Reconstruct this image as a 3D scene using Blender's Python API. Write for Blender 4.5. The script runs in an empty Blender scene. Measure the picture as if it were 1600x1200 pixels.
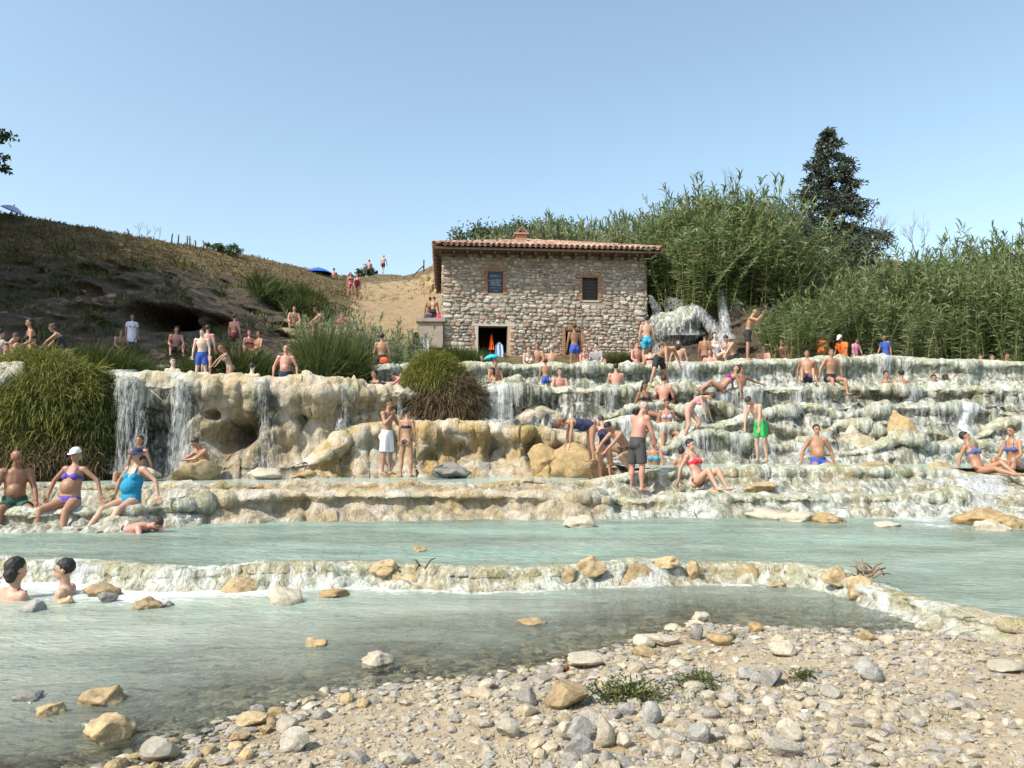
import bpy, bmesh, math, random
import numpy as np
from mathutils import Vector, Matrix
R = math.radians
random.seed(7); RNG = np.random.default_rng(7)
SC = bpy.context.scene
COL = SC.collection

# ------------------------------------------------------------------ camera, sky, sun, exposure
PITCH = math.atan(90/1200); CP, SP = math.cos(PITCH), math.sin(PITCH)
EYE = 1.6
cam = bpy.data.cameras.new('camera'); cam_o = bpy.data.objects.new('camera', cam); COL.objects.link(cam_o)
cam.sensor_width = 36; cam.lens = 27; cam.clip_end = 3000; cam.clip_start = .05
cam_o.location = (0, 0, EYE); cam_o.rotation_euler = (math.pi/2 + PITCH, 0, 0)
SC.camera = cam_o
SUN_EL, SUN_AZ = R(47), R(232)            # azimuth clockwise from +Y (232 = behind the camera, to the left)
sun_dir = Vector((math.sin(SUN_AZ)*math.cos(SUN_EL), math.cos(SUN_AZ)*math.cos(SUN_EL), math.sin(SUN_EL)))
world = bpy.data.worlds.new('World'); SC.world = world; world.use_nodes = True
wn = world.node_tree.nodes; wl = world.node_tree.links
bg = wn['Background']; sky = wn.new('ShaderNodeTexSky'); sky.sky_type = 'NISHITA'; sky.sun_disc = False
sky.sun_elevation = SUN_EL; sky.sun_rotation = SUN_AZ; sky.altitude = 100
sky.air_density = 1.15; sky.dust_density = 1.9; sky.ozone_density = 1.0
hs = wn.new('ShaderNodeHueSaturation'); hs.inputs['Hue'].default_value = .485; hs.inputs['Saturation'].default_value = .90; hs.inputs['Value'].default_value = 1.; wl.new(sky.outputs[0], hs.inputs['Color']); wl.new(hs.outputs[0], bg.inputs[0]); bg.inputs[1].default_value = 0.15
sl = bpy.data.lights.new('sun', 'SUN'); sl.energy = 3.7; sl.angle = R(.5); sl.color = (1, .94, .82)
so = bpy.data.objects.new('sun', sl); COL.objects.link(so); so.location = (-20, -20, 60)
so.rotation_euler = sun_dir.to_track_quat('Z', 'Y').to_euler()
SC.view_settings.view_transform = 'Standard'; SC.view_settings.look = 'None'
SC.view_settings.exposure = 0.66; SC.view_settings.gamma = 1.0; SC.view_settings.use_curve_mapping = False
SC.render.engine = 'CYCLES'
SC.cycles.max_bounces = 6; SC.cycles.transparent_max_bounces = 12; SC.cycles.caustics_reflective = False; SC.cycles.caustics_refractive = False

def W(px, py, Y):
    """the point at depth Y seen at pixel (px, py) of the 1600 x 1200 photograph"""
    a, b = (px-800)/1200, (600-py)/1200
    t = Y/(CP - SP*b)
    return Vector((a*t, Y, EYE + t*(SP + CP*b)))
def WZ(px, py, z):
    a, b = (px-800)/1200, (600-py)/1200
    t = (z-EYE)/(SP + CP*b)
    return Vector((a*t, t*(CP - SP*b), z))

# ------------------------------------------------------------------ numpy noise
_perm = RNG.permutation(256); _perm = np.concatenate([_perm, _perm, _perm])
_grad = RNG.normal(size=(256, 3)); _grad /= np.linalg.norm(_grad, axis=1)[:, None]
def perlin(p):
    p = np.asarray(p, float); i = np.floor(p).astype(int); f = p - i; i &= 255
    u = f*f*f*(f*(f*6-15)+10); out = 0
    for dx in (0, 1):
        for dy in (0, 1):
            for dz in (0, 1):
                h = _perm[_perm[_perm[i[:, 0]+dx]+i[:, 1]+dy]+i[:, 2]+dz]
                g = _grad[h]
                d = g[:, 0]*(f[:, 0]-dx)+g[:, 1]*(f[:, 1]-dy)+g[:, 2]*(f[:, 2]-dz)
                w = (u[:, 0] if dx else 1-u[:, 0])*(u[:, 1] if dy else 1-u[:, 1])*(u[:, 2] if dz else 1-u[:, 2])
                out = out + w*d
    return out*1.6
def fbm(p, o=4):
    p = np.asarray(p, float); s = 0; a = 1; t = 0
    for k in range(o):
        s = s + a*perlin(p*2**k + k*17.3); t += a; a *= .5
    return s/t
def worley(p):
    """distance to the nearest of jittered cell points"""
    p = np.asarray(p, float); i = np.floor(p).astype(int); best = np.full(len(p), 9.)
    for dx in (-1, 0, 1):
        for dy in (-1, 0, 1):
            for dz in (-1, 0, 1):
                c = i + (dx, dy, dz); m = c & 255
                h = _perm[_perm[_perm[m[:, 0]]+m[:, 1]]+m[:, 2]]
                q = c + .5 + .42*_grad[h]
                best = np.minimum(best, ((p-q)**2).sum(1))
    return np.sqrt(best)
def sstep(a, b, x):
    t = np.clip((np.asarray(x, float)-a)/(b-a), 0, 1); return t*t*(3-2*t)

# ------------------------------------------------------------------ object helpers
def mesh(name, v, f, m=None, smooth=True, attrs=None):
    me = bpy.data.meshes.new(name)
    me.from_pydata([tuple(x) for x in v] if not isinstance(v, np.ndarray) else v.tolist(), [], f if isinstance(f, list) else f.tolist())
    if m:
        for k in (m if isinstance(m, (list, tuple)) else [m]): me.materials.append(k)
    if smooth: me.polygons.foreach_set('use_smooth', [True]*len(me.polygons))
    for k, a in (attrs or {}).items():
        at = me.attributes.new(k, 'FLOAT', 'POINT'); at.data.foreach_set('value', np.asarray(a, np.float32))
    me.update()
    return me
def link(name, me, parent=None, loc=None, rot=None, scale=None):
    o = bpy.data.objects.new(name, me); COL.objects.link(o)
    if parent: o.parent = parent
    if loc is not None: o.location = loc
    if rot is not None: o.rotation_euler = rot
    if scale is not None: o.scale = scale
    return o
def tag(o, label=None, cat=None, group=None, kind=None):
    if label: o['label'] = label
    if cat: o['category'] = cat
    if group: o['group'] = group
    if kind: o['kind'] = kind
    return o
def empty(name, loc, rz=0):
    o = bpy.data.objects.new(name, None); COL.objects.link(o); o.location = loc; o.rotation_euler = (0, 0, rz)
    o.empty_display_size = .2
    return o
def grid_faces(nu, nv):
    i = np.arange(nu-1)[:, None]*nv + np.arange(nv-1)[None, :]
    i = i.ravel()
    return np.stack([i, i+nv, i+nv+1, i+1], 1)
class MB:
    """collects simple shapes into one mesh"""
    def __init__(s): s.v = []; s.f = []; s.mi = []
    def add(s, v, f, mi=0):
        n = len(s.v); s.v += [tuple(x) for x in v]; s.f += [tuple(i+n for i in q) for q in f]; s.mi += [mi]*len(f)
    def box(s, a, b, mi=0):
        x0, y0, z0 = a; x1, y1, z1 = b
        s.add([(x0,y0,z0),(x1,y0,z0),(x1,y1,z0),(x0,y1,z0),(x0,y0,z1),(x1,y0,z1),(x1,y1,z1),(x0,y1,z1)],
              [(3,2,1,0),(4,5,6,7),(0,1,5,4),(1,2,6,5),(2,3,7,6),(3,0,4,7)], mi)
    def tube(s, P, rad, n=6, mi=0, flat=None):
        P = [Vector(p) for p in P]; V = []; m = len(P)
        ref = Vector(flat) if flat is not None else None
        for k, p in enumerate(P):
            d = (P[min(k+1, m-1)]-P[max(k-1, 0)]).normalized()
            if ref is None:
                ref = Vector((0, 0, 1)) if abs(d.z) < .9 else Vector((1, 0, 0))
            a = (ref - d*ref.dot(d)).normalized(); b = d.cross(a)
            if flat is None: ref = a
            r = rad[k] if hasattr(rad, '__len__') else rad
            ra, rb = r if hasattr(r, '__len__') else (r, r)
            for j in range(n):
                t = 2*math.pi*j/n
                V.append(p + a*(ra*math.cos(t)) + b*(rb*math.sin(t)))
        F = [(k*n+j, k*n+(j+1) % n, (k+1)*n+(j+1) % n, (k+1)*n+j) for k in range(m-1) for j in range(n)]
        F.append(tuple(range(n-1, -1, -1))); F.append(tuple((m-1)*n+j for j in range(n)))
        s.add(V, F, mi)
    def ell(s, c, ax, n=10, m=7, mi=0):
        """ellipsoid with axis vectors ax = (a, b, c)"""
        c = Vector(c); A, B, C = [Vector(q) for q in ax]; V = [c + C]
        for i in range(1, m):
            t = math.pi*i/m
            for j in range(n):
                p = 2*math.pi*j/n
                V.append(c + C*math.cos(t) + (A*math.cos(p)+B*math.sin(p))*math.sin(t))
        V.append(c - C); L = len(V)-1
        F = [(0, 1+j, 1+(j+1) % n) for j in range(n)]
        for i in range(m-2):
            F += [(1+i*n+j, 1+(i+1)*n+j, 1+(i+1)*n+(j+1) % n, 1+i*n+(j+1) % n) for j in range(n)]
        F += [(L, 1+(m-2)*n+(j+1) % n, 1+(m-2)*n+j) for j in range(n)]
        s.add(V, F, mi)
    def mesh(s, name, m, smooth=True):
        me = mesh(name, s.v, s.f, m, smooth)
        if any(s.mi): me.polygons.foreach_set('material_index', s.mi)
        return me
    def obj(s, name, m, parent=None, smooth=True): return link(name, s.mesh(name, m, smooth), parent)

# ------------------------------------------------------------------ materials
class N:
    """tiny node-graph writer"""
    def __init__(s, name):
        s.m = bpy.data.materials.new(name); s.m.use_nodes = True; s.t = s.m.node_tree; s.t.nodes.clear()
        s.out = s.t.nodes.new('ShaderNodeOutputMaterial')
    def node(s, typ, ins=None, **kw):
        n = s.t.nodes.new(typ)
        for k, v in kw.items(): setattr(n, k, v)
        for k, v in (ins or {}).items():
            if hasattr(v, 'is_output') or isinstance(v, bpy.types.NodeSocket): s.t.links.new(v, n.inputs[k])
            else: n.inputs[k].default_value = v
        return n
    def pos(s): return s.node('ShaderNodeNewGeometry').outputs['Position']
    def objc(s): return s.node('ShaderNodeTexCoord').outputs['Object']
    def mapv(s, v, sc): return s.node('ShaderNodeMapping', {'Vector': v, 'Scale': sc}).outputs[0]
    def noise(s, v, scale, detail=4, rough=.55, dist=0.):
        return s.node('ShaderNodeTexNoise', {'Vector': v, 'Scale': scale, 'Detail': detail, 'Roughness': rough, 'Distortion': dist}).outputs[0]
    def vor(s, v, scale, feature='F1'):
        return s.node('ShaderNodeTexVoronoi', {'Vector': v, 'Scale': scale}, feature=feature).outputs['Distance']
    def ramp(s, fac, stops):
        n = s.node('ShaderNodeValToRGB', {'Fac': fac}); e = n.color_ramp.elements
        while len(e) < len(stops): e.new(.5)
        for q, (p, c) in zip(e, stops):
            q.position = p; q.color = (*c, 1) if len(c) == 3 else c
        return n.outputs[0]
    def mix(s, f, a, b, mode='MIX'):
        n = s.node('ShaderNodeMix', data_type='RGBA', blend_type=mode)
        for i, v in ((0, f), (6, a), (7, b)):
            if isinstance(v, bpy.types.NodeSocket): s.t.links.new(v, n.inputs[i])
            else: n.inputs[i].default_value = v if i == 0 else ((*v, 1) if len(v) == 3 else v)
        return n.outputs[2]
    def math(s, op, a, b=0., clamp=False):
        n = s.node('ShaderNodeMath', {0: a, 1: b}, operation=op); n.use_clamp = clamp
        return n.outputs[0]
    def rng(s, v, a, b, c=0., d=1.):
        return s.node('ShaderNodeMapRange', {0: v, 1: a, 2: b, 3: c, 4: d}).outputs[0]
    def attr(s, k): return s.node('ShaderNodeAttribute', attribute_name=k).outputs['Fac']
    def bump(s, h, st=.5, dist=.05): return s.node('ShaderNodeBump', {'Height': h, 'Strength': st, 'Distance': dist}).outputs[0]
    def rnd(s):
        a = s.node('ShaderNodeNewGeometry').outputs['Random Per Island']; b = s.node('ShaderNodeObjectInfo').outputs['Random']
        return s.math('FRACT', s.math('ADD', a, b))
    def bsdf(s, col, rough=.8, normal=None, **kw):
        i = {'Base Color': col if isinstance(col, bpy.types.NodeSocket) else (*col, 1), 'Roughness': rough}
        if normal: i['Normal'] = normal
        i.update(kw)
        return s.node('ShaderNodeBsdfPrincipled', i).outputs[0]
    def done(s, sh):
        s.t.links.new(sh, s.out.inputs[0]); return s.m

def plain(name, c, rough=.7, var=.12, scale=6, bump=0):
    n = N(name); o = n.objc(); q = n.noise(o, scale, 3)
    col = n.mix(q, tuple(x*(1-var) for x in c), tuple(min(1, x*(1+var)) for x in c))
    return n.done(n.bsdf(col, rough, n.bump(n.noise(o, scale*6), bump, .01) if bump else None))
def rnd_mat(name, stops, rough=.85, grain=20, bump=.4, vary=.35, spec=.3):
    """each piece its own tone out of stops, with grain"""
    n = N(name); p = n.pos(); c = n.ramp(n.rnd(), stops)
    g = n.math('ADD', n.math('MULTIPLY', n.noise(p, grain, 5, .65), .6), n.math('MULTIPLY', n.noise(p, grain*4, 4, .7), .4))
    c = n.mix(n.rng(g, .3, .7), n.mix(1., c, (1-vary,)*3, 'MULTIPLY'), n.mix(1., c, (1+vary*.6,)*3, 'MULTIPLY'))
    return n.done(n.bsdf(c, rough, n.bump(g, bump, .02), **{'Specular IOR Level': spec}))

def travertine():
    n = N('travertine'); p = n.pos()
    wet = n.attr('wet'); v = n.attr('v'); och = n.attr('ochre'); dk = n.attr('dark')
    big = n.noise(p, .9, 4, .6); med = n.noise(p, 3.2, 5, .65); fine = n.noise(p, 17, 5, .7)
    st = n.noise(n.mapv(p, (9, 7, .5)), 1, 5, .65, .3); st2 = n.noise(n.mapv(p, (19, 14, 1.3)), 1, 4, .65, .4)
    dry = n.ramp(n.math('ADD', n.math('MULTIPLY', big, .55), n.math('MULTIPLY', med, .45)),
                 [(.28, (.22, .165, .10)), (.38, (.43, .34, .22)), (.48, (.60, .51, .37)), (.58, (.71, .65, .55)), (.75, (.52, .44, .33))])
    oc = n.math('MULTIPLY', n.rng(n.noise(p, 1.5, 5, .65), .44, .60), och, True)
    dry = n.mix(oc, dry, n.ramp(st2, [(.35, (.33, .19, .05)), (.5, (.55, .36, .11)), (.65, (.64, .50, .22))]))
    weth = n.ramp(n.math('ADD', n.math('MULTIPLY', med, .35), n.math('MULTIPLY', st, .65)),
                  [(.31, (.055, .065, .052)), (.40, (.23, .26, .20)), (.475, (.58, .61, .51)), (.57, (.76, .78, .72)), (.8, (.52, .55, .45))])
    alg = n.math('MULTIPLY', n.rng(n.noise(p, 2.2, 5, .65), .42, .58), n.rng(v, .75, .05), True)
    weth = n.mix(n.math('MULTIPLY', alg, .8), weth, n.ramp(fine, [(.3, (.20, .22, .08)), (.5, (.42, .43, .23)), (.7, (.62, .61, .42))]))
    weth = n.mix(n.math('MULTIPLY', oc, .8), weth, (.42, .29, .09))
    c = n.mix(wet, dry, weth)
    gr = n.math('MULTIPLY', n.rng(n.noise(p, 1.3, 4, .6), .56, .68), .55, True)
    c = n.mix(gr, c, (.27, .30, .09))
    flow = n.math('MULTIPLY', n.rng(n.math('ADD', n.math('MULTIPLY', st, .55), n.math('MULTIPLY', st2, .45)), .52, .60), n.rng(wet, .3, .8), True)
    c = n.mix(n.math('MULTIPLY', flow, .8), c, (.78, .80, .77))
    dm = n.math('MULTIPLY', n.rng(n.math('ADD', n.math('MULTIPLY', med, .3), n.math('MULTIPLY', st, .7)), .64, .46), n.math('MULTIPLY', dk, n.rng(v, .04, .22)), True)  # dark streaks below the lips: wet algae rock, with recess shade painted in
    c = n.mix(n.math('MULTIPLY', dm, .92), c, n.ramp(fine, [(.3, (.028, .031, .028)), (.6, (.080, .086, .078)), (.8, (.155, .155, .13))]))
    c = n.mix(n.rng(fine, .35, .75, .0, .35), c, n.mix(1., c, (.62, .58, .5), 'MULTIPLY'))
    h = n.math('ADD', n.math('MULTIPLY', fine, .6), n.math('ADD', n.math('MULTIPLY', st2, .5), n.math('MULTIPLY', med, 1.2)))
    return n.done(n.bsdf(c, n.rng(n.math('MULTIPLY', wet, flow), 0, 1, .8, .35), n.bump(h, 1., .11)))

def water(name, milk_c, deep_c, wave=1., sc=1., teal=(.24, .45, .39)):
    n = N(name); p = n.pos()
    milk, foam = n.attr('milk'), n.attr('foam')
    w1 = n.noise(n.mapv(p, (1.7*sc, 4.5*sc, 1)), 1, 4, .6, 1.); w2 = n.noise(n.mapv(p, (7*sc, 13*sc, 1)), 1, 4, .6, .8)
    h = n.math('ADD', n.math('MULTIPLY', w1, 1.), n.math('MULTIPLY', w2, .45))
    nb = n.bump(h, .8*wave, .10)
    mc = n.mix(n.rng(n.noise(n.mapv(p, (.5, 1.3, 1)), 1, 4, .6), .32, .68), deep_c, milk_c)
    mc = n.mix(n.math('MULTIPLY', n.rng(n.noise(n.mapv(p, (.16, .5, 1)), 1, 3, .5), .50, .68), .32), mc, teal)
    body = n.node('ShaderNodeBsdfDiffuse', {'Color': mc, 'Normal': nb}).outputs[0]
    tr = n.node('ShaderNodeBsdfTransparent', {'Color': (.80, .84, .76, 1)}).outputs[0]
    mv = n.math('ADD', milk, n.math('MULTIPLY', n.math('SUBTRACT', n.noise(n.mapv(p, (1, 2.2, 1)), 1, 4, .6), .5), .5), True)
    base = n.node('ShaderNodeMixShader', {0: mv, 1: tr, 2: body}).outputs[0]
    gl = n.node('ShaderNodeBsdfGlossy', {'Color': (1, 1, 1, 1), 'Roughness': .06, 'Normal': nb}).outputs[0]
    fr = n.node('ShaderNodeFresnel', {'IOR': 1.33, 'Normal': nb}).outputs[0]
    a = n.node('ShaderNodeMixShader', {0: fr, 1: base, 2: gl}).outputs[0]
    fn = n.math('ADD', n.noise(n.mapv(p, (5, 8, 5)), 1, 6, .75, 1.2), n.math('MULTIPLY', n.noise(p, 26, 4, .7), .25))
    fm = n.rng(n.math('ADD', fn, foam), .98, 1.22, 0, 1)
    fs = n.bsdf((.80, .82, .80), .6, n.bump(fn, .9, .06))
    return n.done(n.node('ShaderNodeMixShader', {0: n.math('MULTIPLY', fm, .92, True), 1: a, 2: fs}).outputs[0])

def falls_mat():
    n = N('falling_water'); p = n.pos()
    s = n.noise(n.mapv(p, (13, 9, 1.1)), 1, 5, .7, .6); s2 = n.noise(n.mapv(p, (34, 24, 5)), 1, 4, .7, .3)
    d = n.attr('dens')
    a = n.rng(n.math('ADD', n.math('ADD', n.math('MULTIPLY', s, .7), n.math('MULTIPLY', s2, .5)), d), .86, 1.2)
    sh = n.bsdf(n.ramp(s2, [(.3, (.42, .46, .48)), (.6, (.78, .80, .80))]), .35, n.bump(s2, .6, .04))
    tl = n.node('ShaderNodeBsdfTranslucent', {'Color': (.8, .83, .84, 1)}).outputs[0]
    sh = n.node('ShaderNodeMixShader', {0: .3, 1: sh, 2: tl}).outputs[0]
    tr = n.node('ShaderNodeBsdfTransparent').outputs[0]
    return n.done(n.node('ShaderNodeMixShader', {0: a, 1: tr, 2: sh}).outputs[0])

def leaf_mat(name, stops, trans=.3, rough=.5):
    n = N(name); c = n.ramp(n.rnd(), stops)
    c = n.mix(n.rng(n.noise(n.pos(), .9, 3), .35, .65, 0, .5), c, n.mix(1., c, (.55, .6, .5), 'MULTIPLY'))
    a = n.bsdf(c, rough, **{'Specular IOR Level': .35}); b = n.node('ShaderNodeBsdfTranslucent', {'Color': c}).outputs[0]
    return n.done(n.node('ShaderNodeMixShader', {0: trans, 1: a, 2: b}).outputs[0])

def hill_mat():
    n = N('hillside'); p = n.pos(); sand, rock = n.attr('sand'), n.attr('rock')
    g1, g2, g3 = n.noise(p, .35, 5, .65), n.noise(p, 1.7, 5, .7), n.noise(p, 9, 5, .7)
    grass = n.ramp(g2, [(.3, (.07, .055, .022)), (.45, (.15, .11, .048)), (.57, (.25, .185, .088)), (.72, (.11, .095, .038))])
    rk = n.ramp(n.math('ADD', n.math('MULTIPLY', g2, .6), n.math('MULTIPLY', g3, .4)), [(.3, (.035, .027, .018)), (.48, (.095, .072, .046)), (.6, (.17, .13, .082)), (.75, (.07, .063, .035))])
    sd = n.ramp(n.math('ADD', n.math('MULTIPLY', g2, .5), n.math('MULTIPLY', g3, .5)), [(.3, (.18, .12, .055)), (.42, (.38, .27, .14)), (.6, (.54, .40, .225)), (.75, (.33, .24, .11))])
    c = n.mix(n.rng(n.math('ADD', rock, n.math('MULTIPLY', n.math('SUBTRACT', g1, .5), 1.)), .35, .65), grass, rk)
    c = n.mix(n.rng(n.math('ADD', sand, n.math('MULTIPLY', n.math('SUBTRACT', g2, .5), 1.2)), .35, .6), c, sd)
    return n.done(n.bsdf(c, .95, n.bump(n.math('ADD', g3, n.math('MULTIPLY', g2, 2)), 1., .25)))

def beach_mat():
    n = N('beach_soil'); p = n.pos(); wet = n.attr('wet')
    g1, g2, g3 = n.noise(p, 1.3, 5, .6), n.noise(p, 11, 5, .7), n.noise(p, 60, 4, .7)
    c = n.ramp(n.math('ADD', n.math('MULTIPLY', g1, .5), n.math('MULTIPLY', g2, .5)), [(.30, (.21, .135, .068)), (.41, (.34, .25, .145)), (.52, (.43, .35, .235)), (.7, (.46, .40, .29))])
    c = n.mix(n.rng(g3, .35, .7, 0, .5), c, n.mix(1., c, (.6, .58, .55), 'MULTIPLY'))
    wc = n.ramp(g2, [(.35, (.19, .15, .095)), (.55, (.33, .265, .165)), (.7, (.44, .36, .23))])
    c = n.mix(wet, c, wc)
    return n.done(n.bsdf(c, n.rng(wet, 0, 1, .9, .5), n.bump(n.math('ADD', g2, n.math('MULTIPLY', g3, .4)), .8, .03)))

M_TRAV = travertine(); M_FALL = falls_mat(); M_HILL = hill_mat(); M_BEACH = beach_mat()
M_MAIN = water('main_pool_water', (.31, .385, .32), (.15, .20, .155), 1.25); M_NEAR = water('near_pool_water', (.45, .50, .415), (.27, .32, .26), .9, 1.25)
M_POOL = water('terrace_water', (.44, .53, .47), (.36, .46, .41), .6, 1.)
STONE = [(0, (.38, .31, .21)), (.2, (.47, .41, .305)), (.36, (.30, .28, .25)), (.55, (.48, .40, .27)), (.7, (.37, .345, .305)), (.85, (.25, .225, .19)), (1, (.53, .485, .40))]
M_STONE = rnd_mat('river_stone', STONE, .9, 20, .8, .5)
M_TAN = rnd_mat('tan_rock', [(0, (.36, .25, .12)), (.5, (.46, .35, .20)), (1, (.30, .22, .12))], .85, 9, 1., .55)
M_GREYR = rnd_mat('grey_rock', [(0, (.23, .22, .20)), (1, (.36, .35, .32))], .9, 16, .8, .5)
M_PALE = rnd_mat('pale_rock', [(0, (.42, .37, .28)), (1, (.50, .44, .34))], .85, 14, .8, .45)
M_WETST = rnd_mat('wet_stone', [(0, (.19, .18, .155)), (.5, (.33, .295, .235)), (1, (.48, .42, .31))], .4, 16, .4, .3)
M_BARK = plain('bark', (.11, .08, .055), .9, .35, 5, .6)
# ------------------------------------------------------------------ beach, stream bed
SHORE = [(-100,1290),(120,1225),(200,1195),(330,1135),(430,1110),(560,1078),(640,1060),(720,1053),(860,1045),(930,1028),(1000,1000),(1060,985),(1110,978),(1250,982),(1400,992),(1500,985),(1600,985),(1750,1000),(2200,1010)]
NZ = .075
SH = np.array([[-6., -2], [-3.4, 1.2]] + [list(WZ(a, b, NZ).xy) for a, b in SHORE] + [[16, 5.4]])
SH = SH[np.argsort(SH[:, 0])]
def shore_dist(x, y):
    x = np.atleast_1d(np.asarray(x, float)); y = np.atleast_1d(np.asarray(y, float))
    d = np.full(x.shape, 1e9)
    for a, b in zip(SH[:-1], SH[1:]):
        ab = b-a; t = np.clip(((x-a[0])*ab[0]+(y-a[1])*ab[1])/(ab@ab), 0, 1)
        d = np.minimum(d, np.hypot(x-a[0]-t*ab[0], y-a[1]-t*ab[1]))
    return np.where(y < np.interp(x, SH[:, 0], SH[:, 1]), d, -d)
def gz(x, y):
    x = np.atleast_1d(np.asarray(x, float)); y = np.atleast_1d(np.asarray(y, float))
    s = shore_dist(x, y); p = np.stack([x, y, 0*x], 1)
    s = s + .22*fbm(p*1.1, 3)
    z = np.where(s > 0, .32*(1-np.exp(-s*.16)), -.40*(1-np.exp(s/1.6)))
    return NZ + z + .025*fbm(p*2.3+5, 4)*np.clip(.4+np.abs(s), 0, 1) + .008*fbm(p*14, 3)
def gz1(x, y): return float(gz([x], [y])[0])
xs = np.arange(-9, 15.01, .06); ys = np.concatenate([np.arange(-3, 2.5, .3), np.arange(2.5, 9.6, .045), np.arange(9.6, 17, .4)])
X, Yg = np.meshgrid(xs, ys, indexing='ij'); xf, yf = X.ravel(), Yg.ravel(); zf = gz(xf, yf)
zf = zf - sstep(9.5, 10.5, yf)*.5
g = link('ground', mesh('ground', np.stack([xf, yf, zf], 1), grid_faces(len(xs), len(ys)), M_BEACH, True, {'wet': sstep(.05, -.035, zf-NZ+.02*fbm(np.stack([xf, yf, zf], 1)*3, 3))}))
tag(g, 'sandy pebble beach sloping under the shallow stream', kind='structure')
mb = MB(); mb.add([(-900, -600, -1.5), (900, -600, -1.5), (900, 1500, -1.5), (-900, 1500, -1.5)], [(0, 1, 2, 3)])
tag(mb.obj('terrain', M_HILL, smooth=False), 'flat open country around the springs', kind='structure')

# ------------------------------------------------------------------ travertine terraces
def line(pts, k):
    """columns -> dense world polylines (lip, base)"""
    px = np.array([c[0] for c in pts], float); t = np.linspace(px[0], px[-1], 900)
    c = [np.interp(t, px, [q[i] for q in pts]) for i in (1, 2, 3, 4)]
    L = np.array([W(a, b, d) for a, b, d in zip(t, c[0], c[1])]); B = np.array([W(a, b, d) for a, b, d in zip(t, c[2], c[3])])
    ker = np.hanning(k); ker /= ker.sum()
    def sm(A): return np.stack([np.convolve(np.pad(A[:, i], k//2, 'edge'), ker, 'valid')[:len(A)] for i in range(3)], 1)
    return sm(L), sm(B), t
def lobes(n_m, s, rng, w0, w1):
    """row of round basins along a rim of arc length s"""
    out = np.zeros_like(s); q = -1.
    while q < n_m+1:
        w = rng.uniform(w0, w1); t = np.clip((s-q)/w, 0, 1)
        out = np.maximum(out, np.sqrt(np.clip(1-(2*t-1)**2, 0, 1))*min(1, w/w1*1.2)*((s >= q) & (s <= q+w))); q += w*rng.uniform(.86, 1.0)
    return out
RIMS = {}
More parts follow.
